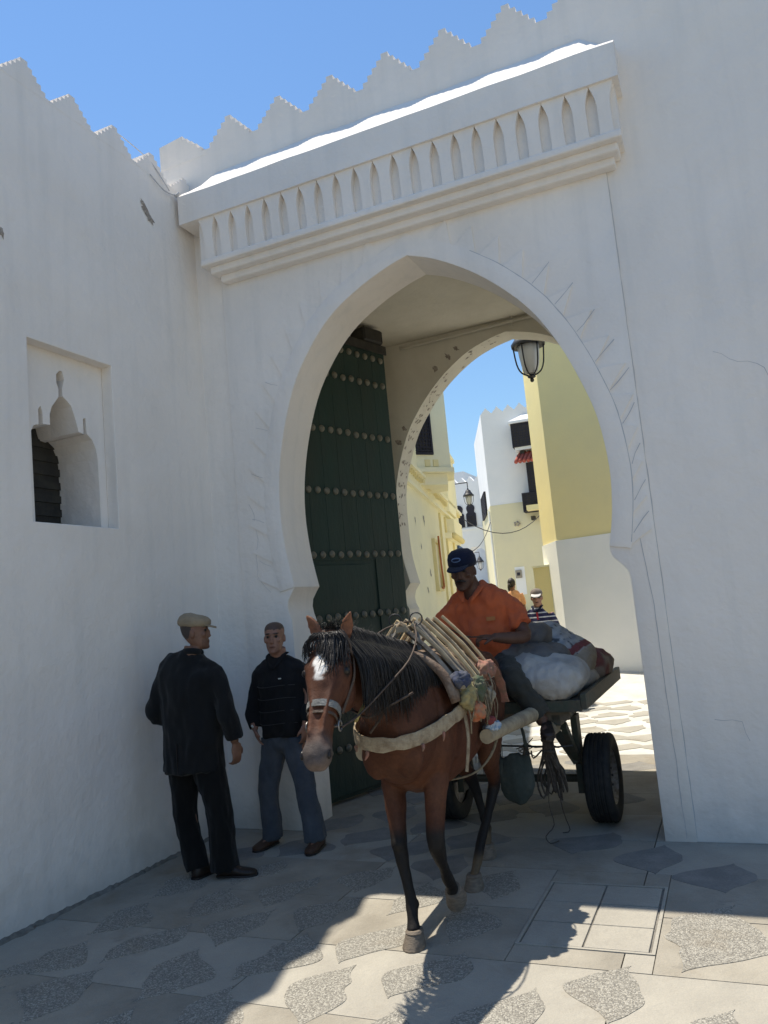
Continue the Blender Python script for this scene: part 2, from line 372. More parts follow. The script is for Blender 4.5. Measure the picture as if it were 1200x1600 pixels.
# manhole cover
mh = root('manhole_cover', 'rectangular concrete manhole cover of six panels set in the paving before the gate', 'manhole cover', (-.84, 4.22, 0))
bm = bmesh.new(); box(bm, MH[0], MH[1], MH[2], MH[3], -.018, -.006); fin(bm, 'bed', M['joint'], mh)
bm = bmesh.new()
for (a, b, c_, d) in ((MH[0], MH[1], MH[2], MH[2] + .016), (MH[0], MH[1], MH[3] - .016, MH[3]), (MH[0], MH[0] + .016, MH[2] + .016, MH[3] - .016), (MH[1] - .016, MH[1], MH[2] + .016, MH[3] - .016)):
    box(bm, a, b, c_, d, -.01, .004)
fin(bm, 'frame', M['concrete2'], mh)
for i in range(2):
    for j in range(3):
        x0 = MH[0] + .024 + i * .298; y0 = MH[2] + .024 + j * .267
        bm = bmesh.new(); box(bm, x0, x0 + .288, y0, y0 + .258, -.01, .002 + .001 * ((i + j) % 2), .003); fin(bm, 'panel', M['concrete2'], mh)

# ------------------------------------------------------------------ the gate
YG = 5.47; YB = 5.87
AL = [(-3.22, 0), (-3.22, 1.60), (-3.24, 1.66), (-3.25, 1.72), (-3.24, 1.78), (-3.20, 1.84), (-3.17, 1.88)]
archL = [(-3.17, 1.88), (-3.225, 2.18), (-3.25, 2.52), (-3.22, 2.87), (-3.135, 3.23), (-3.0, 3.57), (-2.80, 3.86), (-2.60, 4.05), (-2.36, 4.19), (-2.12, 4.29), (-1.94, 4.34)]
archR = [(-.70, 1.92), (-.655, 2.15), (-.635, 2.45), (-.67, 2.80), (-.75, 3.08), (-.87, 3.38), (-1.03, 3.66), (-1.22, 3.88), (-1.45, 4.08), (-1.72, 4.25), (-1.94, 4.34)]
AR = [(-.59, 0), (-.59, 1.70), (-.60, 1.745), (-.635, 1.79), (-.685, 1.84), (-.70, 1.88)]
cl = [tuple(p) for p in catmull(archL, 4)]; cr = [tuple(p) for p in catmull(archR, 4)]
ARCH = AL[:-1] + cl + cr[::-1][1:] + AR[::-1]
def xf(P, c0=-1.94, c1=-1.95, s=.957, dz=.035): return [(c1 + (x - c0) * s, z if z <= 0 else z + dz * (z / 4.3)) for x, z in P]
gate = root('city_gate', 'white plastered city gate with pointed horseshoe arch under stepped battlements', 'gate', (-1.94, 5.47, 0))
toY = lambda y0: (lambda u, v, w: (u, y0 + w, v))
prism('front_wall', [(-4.25, 0)] + ARCH + [(8, 0), (8, 5.85), (-4.25, 5.85)], [], YB - YG, M['plaster'], gate, toY(YG), smooth=25)
prism('facing_panel', [(-3.66, 0)] + ARCH + [(-.405, 0), (-.405, 4.56), (-3.66, 4.56)], [], .014, M['plaster'], gate, toY(YG - .0141), bev=.003, smooth=25)
bl = [tuple(p) for p in catmull([(-3.15, 1.90), (-3.21, 2.2), (-3.225, 2.55), (-3.20, 3.0), (-3.03, 3.5), (-2.82, 3.82), (-2.57, 4.08), (-2.28, 4.28), (-2.03, 4.38), (-1.80, 4.43)], 4)]
br_ = [tuple(p) for p in catmull([(-1.80, 4.43), (-1.51, 4.35), (-1.27, 4.23), (-1.0, 4.03), (-.75, 3.75), (-.55, 3.4), (-.42, 3.0), (-.37, 2.6), (-.38, 2.2), (-.43, 1.92)], 4)]
BARCH = [(-3.19, 0), (-3.19, 1.62), (-3.22, 1.68), (-3.23, 1.75), (-3.21, 1.82)] + bl + br_[1:] + [(-.37, 1.8), (-.33, 1.7), (-.33, 0)]
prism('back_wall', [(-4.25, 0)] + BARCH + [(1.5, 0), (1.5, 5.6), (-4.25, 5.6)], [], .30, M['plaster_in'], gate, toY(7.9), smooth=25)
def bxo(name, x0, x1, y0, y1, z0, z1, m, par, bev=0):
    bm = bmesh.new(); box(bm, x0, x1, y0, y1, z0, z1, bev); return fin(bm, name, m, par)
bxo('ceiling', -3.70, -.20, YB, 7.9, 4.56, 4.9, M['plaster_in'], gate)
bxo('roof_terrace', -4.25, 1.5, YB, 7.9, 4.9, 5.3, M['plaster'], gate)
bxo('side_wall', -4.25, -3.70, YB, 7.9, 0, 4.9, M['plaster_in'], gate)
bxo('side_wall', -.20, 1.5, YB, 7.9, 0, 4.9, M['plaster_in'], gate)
# raised band and teeth round the arch
def offs(P, d):
    out = []
    for i, p in enumerate(P):
        a = V(P[max(i - 1, 0)]); b = V(P[min(i + 1, len(P) - 1)]); t = (b - a).normalized(); out.append((p[0] - t.y * d, p[1] + t.x * d))
    return out
cr_up = [c for c in cr]; bandR = offs(cr_up, -.135); bandL = offs(cl, .135)
bandR[-1] = (-1.94, 4.52); bandL[-1] = (-1.94, 4.52)
prism('arch_band', cl + cr[::-1][1:] + bandR + bandL[::-1][1:], [], .012, M['plaster'], gate, toY(YG - .0262), bev=.003, smooth=25)
def teeth(band, sgn, lo, hi, n, name):
    L = [0]; B = [V(b) for b in band]
    for a, b in zip(B[:-1], B[1:]): L.append(L[-1] + (b - a).length)
    def at(d):
        for k in range(len(B) - 1):
            if L[k + 1] >= d: return B[k].lerp(B[k + 1], (d - L[k]) / max(L[k + 1] - L[k], 1e-6)), (B[k + 1] - B[k]).normalized()
        return B[-1], (B[-1] - B[-2]).normalized()
    step = L[-1] / n
    bm = bmesh.new()
    for k in range(lo, hi):
        p, t = at(k * step + .02); q, t2 = at((k + .92) * step)
        nn = V((-t.y, t.x)) * sgn
        tip = p + nn * .17 + t * .13
        if tip.x > -.42 or tip.x < -3.64: tip.x = min(max(tip.x, -3.64), -.42)
        tri = [(p.x, p.y), (tip.x, tip.y), (q.x, q.y)]
        f = [bm.verts.new((x, YG - .0245, z)) for x, z in tri]; h = [bm.verts.new((x, YG - .0135, z)) for x, z in tri]
        bm.faces.new(f); bm.faces.new(h[::-1])
        for i in range(3): bm.faces.new((f[i], f[(i + 1) % 3], h[(i + 1) % 3], h[i]))
    fin(bm, name, M['plaster'], gate)
teeth(bandR, -1, 0, 14, 15, 'sawtooth_relief'); teeth(bandL, 1, 0, 14, 15, 'sawtooth_relief')
# incised outline lines, open joints between relief and wall
def crackline(pts, w=.004, y=YG - .0145, amp=.006):
    bm = bmesh.new()
    P = []
    for (a, b) in zip(pts[:-1], pts[1:]):
        n = max(2, int((V(b) - V(a)).length / .05))
        for k in range(n):
            q = V(a).lerp(V(b), k / n); P.append(q)
    P.append(V(pts[-1])); prev = None
    for i, q in enumerate(P):
        a = P[max(i - 1, 0)]; b = P[min(i + 1, len(P) - 1)]; t = (b - a).normalized(); nn = V((-t.y, t.x)); ww = w * (.5 + .9 * abs(noise.noise(V((q.x * 9, q.y * 9, 1)))))
        o = nn * amp * noise.noise(V((q.x * 7, q.y * 7, 5)))
        r1 = [bm.verts.new((q.x + o.x + nn.x * ww, y, q.y + o.y + nn.y * ww)), bm.verts.new((q.x + o.x - nn.x * ww, y, q.y + o.y - nn.y * ww))]
        if prev: bm.faces.new((prev[0], prev[1], r1[1], r1[0]))
        prev = r1
    fin(bm, 'plaster_crack', M['crack'], gate)
crackline([(-.400, .02), (-.400, 4.54)], .005, YG - .004)
crackline([(-.50, 1.95), (-.47, 1.5), (-.46, .02)], .0035, YG - .0162)
crackline([(x, z) for x, z in bandR[1:34]], .0035, YG - .0266, .003)
L_ = [V(b) for b in bandR]
for k in range(9):
    p = L_[2 + k * 3]; q = V((min(p.x + .15, -.42), p.y + .13)); crackline([(p.x + .01, p.y), (q.x, q.y)], .0035, YG - .0252, .012)
for k in range(5):
    p = V(bandL[3 + k * 4]); crackline([(p.x - .02, p.y), (p.x - .13, p.y + .05)], .0022, YG - .0252, .02)
crackline([(-3.55, 2.6), (-3.47, 2.3), (-3.52, 2.0), (-3.40, 1.85)], .002, YG - .0148, .05)
crackline([(.1, 3.1), (.3, 3.0), (.45, 2.8)], .002, YG - .001, .05)
crackline([(-.2, .75), (-.05, .72), (.0, .62)], .002, YG - .001, .03)
# battlements: stepped merlons
def merlon_mesh(pitch, h, steps, th, base=.06):
    pts = [(-pitch / 2, -.02), (-pitch / 2, 0)]
    for k in range(steps):
        x = -pitch / 2 + (k + 1) * (pitch / 2 - .03) / steps
        pts += [(x, h * k / steps), (x, h * (k + 1) / steps)]
    pts += [(-p[0], p[1]) for p in pts[::-1]]
    bm = bmesh.new(); n = len(pts)
    f = [bm.verts.new((x, 0, z)) for x, z in pts]; b = [bm.verts.new((x, th, z)) for x, z in pts]
    bm.faces.new(f); bm.faces.new(b[::-1])
    for i in range(n): bm.faces.new((f[i], f[(i + 1) % n], b[(i + 1) % n], b[i]))
    bmesh.ops.recalc_face_normals(bm, faces=bm.faces); me = bpy.data.meshes.new('merlon'); bm.to_mesh(me); bm.free(); me.materials.append(M['plaster']); return me
mm = merlon_mesh(.505, .24, 5, .30)
for k in range(0, 24):
    place('merlon', mm, gate, (-3.49 + .505 * k + rnd.uniform(-.008, .008), YG + .0015, 5.85), None, (1, 1, rnd.uniform(.94, 1.05)))
prism('end_merlon', [(-4.25, 5.80), (-3.742, 5.80), (-3.742, 5.85), (-3.79, 5.85), (-3.79, 5.89), (-3.84, 5.89), (-3.84, 5.94), (-3.89, 5.94), (-3.89, 5.98), (-3.94, 5.98), (-3.94, 6.02), (-3.99, 6.02), (-3.99, 6.06), (-4.25, 6.03)], [], .34, M['plaster'], gate, toY(YG - .002))
# cornice: sloping coping slab, arcade of little pillars, stepped mouldings
bm = bmesh.new(); N = 46; prev = None
for i in range(N + 1):
    x = -3.885 + (3.885 - .225) * i / N; w1 = .012 * noise.noise(V((x * 3, 0, 0))); w2 = .03 * noise.noise(V((x * 1.7, 4, 0))); ed = min(1, i / 3, (N - i) / 3)
    P = [(5.20 + w1 * .4, 5.05), (5.20 + w1 * .4, 5.30 + w1), (5.26, 5.355 + w1), (5.46, 5.42 + (.17 + w2) * ed), (5.475, 5.42), (5.475, 5.05)]
    ring = [bm.verts.new((x, a, b)) for a, b in P]
    if prev:
        for k in range(6): bm.faces.new((prev[k], prev[(k + 1) % 6], ring[(k + 1) % 6], ring[k]))
    else: bm.faces.new(ring[::-1])
    prev = ring
bm.faces.new(prev); fin(bm, 'cornice_slab', M['plaster'], gate, auto=30)
bxo('cornice_backing', -3.74, -.262, 5.285, 5.473, 4.66, 5.05, M['plaster'], gate)
def pillar_mesh():
    left = [(-.050, -.40), (-.046, -.36), (-.045, -.17), (-.049, -.125), (-.057, -.085), (-.067, -.05), (-.077, -.025), (-.0812, -.015)]
    pts = left + [(-.0812, .0)] + [(.0812, 0)] + [(-a, b) for a, b in left[::-1]]
    bm = bmesh.new(); m_ = len(pts)
    f = [bm.verts.new((x, .0 - (-z) * -.07, z)) for x, z in pts]; b = [bm.verts.new((x, .105, z)) for x, z in pts]
    bm.faces.new(f); bm.faces.new(b[::-1])
    for i in range(m_): bm.faces.new((f[i], f[(i + 1) % m_], b[(i + 1) % m_], b[i]))
    bmesh.ops.recalc_face_normals(bm, faces=bm.faces); me = bpy.data.meshes.new('cornice_pillar'); bm.to_mesh(me); bm.free(); me.materials.append(M['plaster']); return me
pm = pillar_mesh(); npil = 21
for k in range(npil):
    place('cornice_pillar', pm, gate, (-3.62 + k * (3.62 - .345) / (npil - 1), 5.222, 5.05), None, (rnd.uniform(.95, 1.0), 1, rnd.uniform(.875, .90)))
bxo('cornice_ledge', -3.72, -.255, 5.24, 5.473, 4.645, 4.70, M['plaster'], gate, .012)
bxo('cornice_step', -3.67, -.29, 5.30, 5.472, 4.588, 4.655, M['plaster'], gate, .016)
bxo('cornice_step', -3.62, -.33, 5.375, 5.471, 4.53, 4.598, M['plaster'], gate, .016)
# conduit and hook inside the passage
bm = bmesh.new(); tube(bm, [(-3.0, 7.885, 4.50), (-2.4, 7.88, 4.505), (-1.7, 7.88, 4.52), (-.3, 7.88, 4.53)], .017, 8); tube(bm, [(-1.72, 7.885, 4.47), (-1.70, 7.84, 4.53), (-1.72, 7.84, 4.57), (-1.75, 7.86, 4.56)], .006, 6)
fin(bm, 'conduit', M['plaster_in'], gate, smooth=True)
# flaked patches on the inner arch
def blotch(name, pts3, par, m, nrm, size):
    for k, (p, s) in enumerate(zip(pts3, size)):
        bm = bmesh.new(); nn = V(nrm).normalized(); a = nn.orthogonal().normalized(); b = nn.cross(a)
        if abs(a.z) > abs(b.z): a, b = b, a
        n = 14; vs = []
        for i in range(n):
            t = 2 * math.pi * i / n; rr = s * (.45 + .75 * abs(noise.noise(V((math.cos(t) * 2.3 + k * 7, math.sin(t) * 2.3, p[2] * 3)))) * 1.6)
            vs.append(bm.verts.new(V(p) + a * math.cos(t) * rr + b * math.sin(t) * rr * 1.3))
        c = bm.verts.new(V(p) + nn * .004)
        for i in range(n): bm.faces.new((vs[i], vs[(i + 1) % n], c))
        fin(bm, name, m, par)
blotch('flaked_patch', [(-3.05, 7.897, 3.60), (-3.13, 7.897, 3.46), (-2.46, 7.897, 4.30), (-2.36, 7.897, 4.37), (-2.62, 7.897, 4.20)], gate, M['chip'], (0, -1, 0), [.035, .04, .035, .03, .04])
rear = bl
for k in range(90):
    i = rnd.randint(8, 22) if k % 5 else rnd.randint(20, 34); x, z = rear[i]; x2, z2 = rear[i + 1]; t = V((x2 - x, 0, z2 - z)).normalized(); nn = V((t.z, 0, -t.x))
    p = V((x, 7.9 + rnd.uniform(.03, .27), z)) + nn * .003 + t * rnd.uniform(-.03, .03)
    blotch('flaked_patch', [p], gate, M['chip'], nn, [rnd.uniform(.006, .026)])

# big door leaf, opened against the back wall
H = V((-3.42, 5.95, 0)); E = V((-2.99, 7.33, 0)); du = (E - H); LW = du.length; du.normalize(); dn = V((du.y, -du.x, 0))
def leafp(u, v, w): return H + du * u + V((0, 0, v)) + dn * w
def lbox(name, u0, u1, v0, v1, w0, w1, m, par, bev=0):
    bm = bmesh.new(); c = leafp((u0 + u1) / 2, (v0 + v1) / 2, (w0 + w1) / 2); obox(bm, c, du * (u1 - u0) / 2, V((0, 0, (v1 - v0) / 2)), dn * (w1 - w0) / 2, bev); return fin(bm, name, m, par)
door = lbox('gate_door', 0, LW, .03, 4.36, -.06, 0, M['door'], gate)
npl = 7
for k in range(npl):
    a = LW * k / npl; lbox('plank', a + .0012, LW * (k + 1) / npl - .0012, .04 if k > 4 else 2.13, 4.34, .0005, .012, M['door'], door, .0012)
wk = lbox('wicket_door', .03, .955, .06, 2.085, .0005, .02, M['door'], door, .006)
bm = bmesh.new(); lathe(bm, (0, 0, 0), [(.034, 0), (.033, .007), (.026, .018), (.014, .026), (.003, .030)], V((0, 0, 1)), 12)
bmesh.ops.recalc_face_normals(bm, faces=bm.faces); sm = bpy.data.meshes.new('stud'); bm.to_mesh(sm); bm.free(); sm.materials.append(M['stud']); sm.polygons.foreach_set('use_smooth', [True] * len(sm.polygons))
q = dn.to_track_quat('Z', 'Y').to_euler()
for z in (4.2, 3.92, 3.36, 2.77, 2.18, 1.61, 1.03, .45):
    for k in range(12):
        u = .08 + k * (LW - .15) / 11
        w = .02 if (u < .94 and z < 2.1) else .012
        place('stud', sm, door, leafp(u, z + rnd.uniform(-.006, .006), w), q)
lbox('top_pivot', LW - .32, LW - .02, 4.37, 4.52, -.16, .05, M['darkwood'], door, .02)
lbox('top_rail', LW - .9, LW + .03, 4.27, 4.365, .0125, .03, M['darkwood'], door, .004)

# ------------------------------------------------------------------ left courtyard wall
wall = root('courtyard_wall', 'tall white wall with stepped top and onion domed window niche on the left', 'wall', (-3.93, 3.5, 0))
toX = lambda x0: (lambda u, v, w: (x0 - w, u, v))
prism('wall_face', [(-9, 0), (YG, 0), (YG, 5.41), (-9, 5.41)], [[(3.585, 2.375), (4.355, 2.375), (4.355, 3.595), (3.585, 3.595)]], .10, M['plaster'], wall, toX(-3.93), bev=0.006)
sil = [(3.70, 2.385), (3.69, 3.0), (3.71, 3.04), (3.73, 3.05), (3.755, 3.055), (3.755, 3.16), (3.775, 3.19), (3.79, 3.14), (3.79, 3.065), (3.85, 3.07), (3.85, 3.14), (3.87, 3.20), (3.905, 3.245), (3.935, 3.285), (3.935, 3.34), (3.92, 3.38), (3.92, 3.44), (3.95, 3.475), (3.975, 3.475), (3.99, 3.42), (3.97, 3.35), (3.97, 3.295), (4.01, 3.27), (4.045, 3.24), (4.08, 3.15), (4.105, 3.065), (4.15, 3.06), (4.15, 3.17), (4.175, 3.18), (4.18, 3.065), (4.23, 3.03), (4.26, 2.97), (4.275, 2.90), (4.28, 2.69), (4.28, 2.385)]
prism('niche_panel', [(3.4, 2.2), (4.6, 2.2), (4.6, 3.8), (3.4, 3.8)], [sil], .38, M['plaster'], wall, toX(-4.031))
prism('wall_core', [(-9, 0), (YG, 0), (YG, 5.41), (-9, 5.41)], [[(3.41, 2.21), (4.59, 2.21), (4.59, 3.79), (3.41, 3.79)]], .36, M['plaster'], wall, toX(-4.0305))
shut = bxo('window_shutter', -4.45, -4.412, 3.45, 4.55, 2.25, 3.75, M['darkwood'], wall)
for k in range(7): bxo('shutter_slat', -4.411, -4.398, 3.9, 4.30, 2.42 + k * .1, 2.475 + k * .1, M['darkwood'], shut)
mw = merlon_mesh(.43, .18, 5, .36)
for k in range(-24, 5):
    place('merlon', mw, wall, (-3.9285, 3.64 + .435 * k + rnd.uniform(-.008, .008), 5.41), (0, 0, math.pi / 2), (1, 1, rnd.uniform(.93, 1.06)))
blotch('chipped_hole', [(-3.927, 4.83, 5.03), (-3.926, 4.88, 4.98), (-3.926, 4.80, 5.08)], wall, M['chip'], (1, 0, 0), [.065, .05, .03])
blotch('chipped_hole', [(-3.927, 3.42, 4.23)], wall, M['chip'], (1, 0, 0), [.03])
bm = bmesh.new(); tube(bm, [(-3.98, 4.55, 5.60), (-3.95, 4.75, 5.56), (-3.93, 4.95, 5.50), (-3.90, 5.12, 5.33)], .004, 5); tube(bm, [(-3.92, 4.9, 5.38), (-3.9, 5.05, 5.30), (-3.9, 5.2, 5.33)], .005, 5); tube(bm, [(-3.90, 5.19, 5.31), (-3.86, 5.2, 5.34)], .013, 6)
tag(fin(bm, 'loose_cable', M['crack'], None, smooth=True), 'thin loose cable dangling at the inner corner of the battlements', 'cable')
# ------------------------------------------------------------------ street houses
M['white'] = mat('whitewash', (.80, .80, .79), .9, (.74, .75, .75), 1.0, .4, .7, bump=.3, bs=15, bump2=.25, bs2=1.2, spec=.2)
M['tower_low'] = mat('reflected_yellow', (.72, .66, .44), .9, (.66, .61, .43), 1.0, .4, .7, bump=.3, bs=15, spec=.2)  # lower tower face: yellow reflected light put into its pale colour
M['redtile'] = mat('red_tile', (.42, .10, .07), .8, (.3, .07, .05), 20, bump=.3)
M['blue'] = mat('blue_door_paint', (.05, .10, .24), .6, bump=.2)
M['glass'] = mat('frosted_glass', (.55, .56, .56), .35, spec=.5)
M['iron'] = mat('dark_iron', (.022, .022, .024), .5, bump=.2, spec=.5)
def fp(name, P, z0, z1, m, par):
    bm = bmesh.new(); a = [bm.verts.new((x, y, z0)) for x, y in P]; b = [bm.verts.new((x, y, z1)) for x, y in P]; n = len(P)
    bm.faces.new(a); bm.faces.new(b[::-1])
    for i in range(n): bm.faces.new((a[i], a[(i + 1) % n], b[(i + 1) % n], b[i]))
    return fin(bm, name, m, par)
def grow(P, d):
    c = V((sum(p[0] for p in P) / len(P), sum(p[1] for p in P) / len(P))); out = []
    n = len(P)
    for i in range(n):
        a, b, c_ = V(P[i - 1]), V(P[i]), V(P[(i + 1) % n]); t1 = (b - a).normalized(); t2 = (c_ - b).normalized()
        n1 = V((t1.y, -t1.x)); n2 = V((t2.y, -t2.x))
        if n1.dot(b - c) < 0 and n2.dot(b - c) < 0: n1, n2 = -n1, -n2
        bis = (n1 + n2).normalized(); out.append(tuple(b + bis * d / max(bis.dot(n1), .3)))
    return out
# yellow house with white dado, right of the street
yh = root('yellow_house', 'ochre yellow house with high white dado on the right just past the gate', 'house', (-2, 15, 0))
P = [(-2.86, 14.79), (-3.35, 15.85), (-1.2, 19), (3.5, 18), (3.5, 12.89)]
fp('wall', P, 2.6, 7.8, M['yellow'], yh); fp('dado', grow(P, .022), -.05, 2.64, M['white'], yh)
bm = bmesh.new()
beam(bm, (-3.05, 14.83, .05), (3.4, 12.89, .05), .05, .10); fin(bm, 'skirting', M['joint'], yh)
lw = root('low_yellow_wall', 'low yellow wall with sunlit top edge in paler colour behind the man in striped shirt', 'wall', (-3.4, 16, 0))
fp('wall', [(-3.55, 15.6), (-3.16, 15.45), (-3.0, 17.5), (-3.6, 17.6)], -.05, 2.20, M['yellow'], lw)
fp('sunlit_top', [(-3.57, 15.57), (-3.14, 15.42), (-2.98, 17.5), (-3.62, 17.6)], 2.203, 2.24, M['paleyellow'], lw)  # paler strip: sunlight on the wall's top edge put into the colour
# white tower house
tw = root('tower_house', 'tall white corner house with toothed parapet and dark lattice bay windows', 'house', (-5, 26, 0))
TA, TB = V((-6.87, 25.0)), V((-8.52, 29.6)); TR = V((-2.5, 25.38))
P = [tuple(TA), tuple(TB), (-4, 31), tuple(TR)]
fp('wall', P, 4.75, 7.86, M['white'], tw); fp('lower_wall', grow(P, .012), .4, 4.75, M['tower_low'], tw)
ft = (TR - TA).normalized(); fn = V((ft.y, -ft.x))
def tooth(a, t, w, h, par, m, depth, nn, z):
    bm = bmesh.new(); pts = [(-w / 2, -.02), (-w / 2 * .92, .0), (-w * .27, h * .42), (-w * .2, h * .5), (0, h), (w * .2, h * .5), (w * .27, h * .42), (w / 2 * .92, 0), (w / 2, -.02)]
    f = [bm.verts.new((a.x + t.x * u, a.y + t.y * u, z + v)) for u, v in pts]; b = [bm.verts.new((a.x + t.x * u - nn.x * depth, a.y + t.y * u - nn.y * depth, z + v)) for u, v in pts]
    bm.faces.new(f); bm.faces.new(b[::-1])
    for i in range(len(pts)): bm.faces.new((f[i], f[(i + 1) % len(pts)], b[(i + 1) % len(pts)], b[i]))
    fin(bm, 'merlon', m, par)
for k in range(10): tooth(TA + ft * (.19 + k * .38) + fn * .003, ft, .38, .2, tw, M['white'], .25, fn, 7.86)
def lattice(name, c, s, u, w, h, nn, par, nx, nz, bar=.012, m=None):
    """frame + crossing bars in front of a dark backing"""
    m = m or M['black']
    bm = bmesh.new(); s = V(s).normalized(); nn = V(nn).normalized(); z = V((0, 0, 1)); c = V(c)
    obox(bm, c - nn * .03, s * w / 2, nn * .02, z * h / 2); back = fin(bm, name, M['darkwood'], par)
    bm = bmesh.new(); f = .035
    for sg in (-1, 1):
        obox(bm, c + s * sg * (w / 2 - f / 2) + nn * .005, s * f / 2, nn * .014, z * h / 2)
        obox(bm, c + z * sg * (h / 2 - f / 2) + nn * .005, s * (w / 2 - f), nn * .014, z * f / 2)
    for i in range(1, nx): obox(bm, c + s * (-w / 2 + w * i / nx), s * bar / 2, nn * .006, z * (h / 2 - f))
    for i in range(1, nz): obox(bm, c + z * (-h / 2 + h * i / nz) + nn * .003, s * (w / 2 - f), nn * .006, z * bar / 2)
    fin(bm, 'lattice', m, back); return back
ft3 = V((ft.x, ft.y, 0)); fn3 = V((fn.x, fn.y, 0))
def tp(x, out=0, z=0):
    t = (x - TA.x) / ft.x; q = TA + ft * t + fn * out; return V((q.x, q.y, z))
def bay(x0, x1, z0, z1, out, roof=True):
    b = fp('bay_window', [tuple(tp(x0, .014)[:2]), tuple(tp(x0, out)[:2]), tuple(tp(x1, out)[:2]), tuple(tp(x1, .014)[:2])], z0, z1, M['black'], tw)
    lattice('pane', tp((x0 + x1) / 2, out + .035, (z0 + z1) / 2), ft3, 0, x1 - x0 - .02, z1 - z0 - .02, fn3, tw, 9, 9, .03)
    if roof:
        bm = bmesh.new(); q = [tp(x0 - .06, .016, z1), tp(x0 - .06, out + .1, z1), tp(x1 + .06, out + .1, z1), tp(x1 + .06, .016, z1)]; q2 = [tp(x0 + .3, .016, z1 + .34), tp(x0 + .36, out * .45, z1 + .30), tp(x1 - .36, out * .45, z1 + .30), tp(x1 - .3, .016, z1 + .34)]
        a = [bm.verts.new(p + V((0, 0, .003))) for p in q]; mid = [bm.verts.new(p + V((0, 0, .08))) for p in q]; c = [bm.verts.new(p) for p in q2]
        bm.faces.new(a); bm.faces.new(c[::-1])
        for r0, r1 in ((a, mid), (mid, c)):
            for i in range(4): bm.faces.new((r0[i], r0[(i + 1) % 4], r1[(i + 1) % 4], r1[i]))
        fin(bm, 'bay_roof', M['white'], tw)
bay(-5.86, -4.75, 6.50, 7.28, .40)
fp('bay_base', [tuple(tp(-5.8, .014)[:2]), tuple(tp(-5.8, .38)[:2]), tuple(tp(-4.8, .38)[:2]), tuple(tp(-4.8, .014)[:2])], 6.40, 6.497, M['white'], tw)
for x in (-5.66, -5.26, -4.9):
    fp('bracket', [tuple(tp(x, .014)[:2]), tuple(tp(x, .3)[:2]), tuple(tp(x + .14, .3)[:2]), tuple(tp(x + .14, .014)[:2])], 6.28, 6.397, M['darkwood'], tw)
bay(-5.50, -4.5, 4.98, 5.95, .42, False); bay(-5.74, -4.4, 4.36, 4.975, .46, False)
bm = bmesh.new()
for k in range(9):
    a = tp(-5.78 + k * .13, .62, 5.97); b = tp(-5.66 + k * .13, .05, 6.36); tube(bm, [a, (a + b) / 2 + V((0, 0, .03)), b], [.062, .06, .055], 8, 2)
fin(bm, 'tile_canopy', M['redtile'], tw, smooth=True)
fp('ledge', [tuple(tp(-5.58, .47)[:2]), tuple(tp(-5.58, .85)[:2]), tuple(tp(-4.6, .85)[:2]), tuple(tp(-4.6, .47)[:2])], 4.36, 4.52, M['yellow'], tw)
for x in (-5.55, -5.15): fp('bracket', [tuple(tp(x, .014)[:2]), tuple(tp(x, .3)[:2]), tuple(tp(x + .12, .3)[:2]), tuple(tp(x + .12, .014)[:2])], 4.1, 4.22, M['darkwood'], tw)
bm = bmesh.new(); p = tp(-6.05, .05, 4.05)
for k in range(5): ball(bm, p + V((.08 * math.cos(k * 1.3), 0, .06 * math.sin(k * 1.3))), .035, 6)
fin(bm, 'wall_ornament', M['chip'], tw)
bx = tp(-6.18, .05, 2.42); bm = bmesh.new(); obox(bm, bx, ft3 * .10, fn3 * .035, V((0, 0, .13)), .01); e = fin(bm, 'meter_box', M['concrete'], tw)
bm = bmesh.new(); obox(bm, bx + fn3 * .038, ft3 * .05, fn3 * .008, V((0, 0, .05))); fin(bm, 'dial_window', M['black'], e)
bm = bmesh.new(); obox(bm, tp(-6.14, .015, 2.2), ft3 * .16, fn3 * .012, V((0, 0, .45))); fin(bm, 'painted_plate', M['white'], tw)
st_ = (TB - TA).normalized(); sn = V((-st_.y, st_.x)) * 1.0
if sn.x > 0: sn = -sn
sn3 = V((sn.x, sn.y, 0)); s3 = V((st_.x, st_.y, 0))
qa = TA + st_ * 2.5 + sn * .05
lattice('side_window', V((qa.x, qa.y, 5.05)), s3, 0, 2.1, .82, sn3, tw, 9, 9, .04)
bm = bmesh.new(); tube(bm, [(TA.x - .12, TA.y + .2, 4.6), (TA.x - .12, TA.y + .2, .6)], .035, 8); fin(bm, 'drainpipe', M['white'], tw)
# bridge house across the street with arch under two horseshoe windows
bh = root('bridge_house', 'white house bridging the lane above an archway with two dark horseshoe windows', 'house', (-9.2, 29.6, 0))
arc = [(-9.42 + .0, .5), (-9.42, 3.1)] + [(-8.9 - .52 * math.cos(t), 3.1 + .72 * math.sin(t)) for t in [math.pi * k / 14 for k in range(1, 14)]] + [(-8.38, 3.1), (-8.38, .5)]
prism('facade', [(-12.5, .5)] + arc + [(-7.9, .5), (-7.9, 6.42), (-12.5, 6.42)], [], .9, M['white'], bh, toY(29.55), smooth=30)
for k in range(8): tooth(V((-10.55 + k * .34, 29.553)), V((1, 0)), .34, .2, bh, M['white'], .3, V((0, -1)), 6.42)
for cx in (-9.42, -8.93):
    pts = [(cx - .2, 4.62), (cx - .2, 5.12), (cx - .13, 5.19)] + [(cx - .17 * math.cos(t), 5.34 + .17 * math.sin(t)) for t in [(-.45 + (math.pi + .9) * k / 12) for k in range(13)]] + [(cx + .13, 5.19), (cx + .2, 5.12), (cx + .2, 4.62)]
    w_ = prism('horseshoe_window', pts, [], .03, M['black'], bh, toY(29.515))
    lattice('screen', V((cx, 29.5, 4.86)), (1, 0, 0), 0, .38, .44, (0, -1, 0), bh, 7, 8, .018)
bxo('band', -10.6, -8.3, 29.50, 29.549, 4.50, 4.58, M['white'], bh)
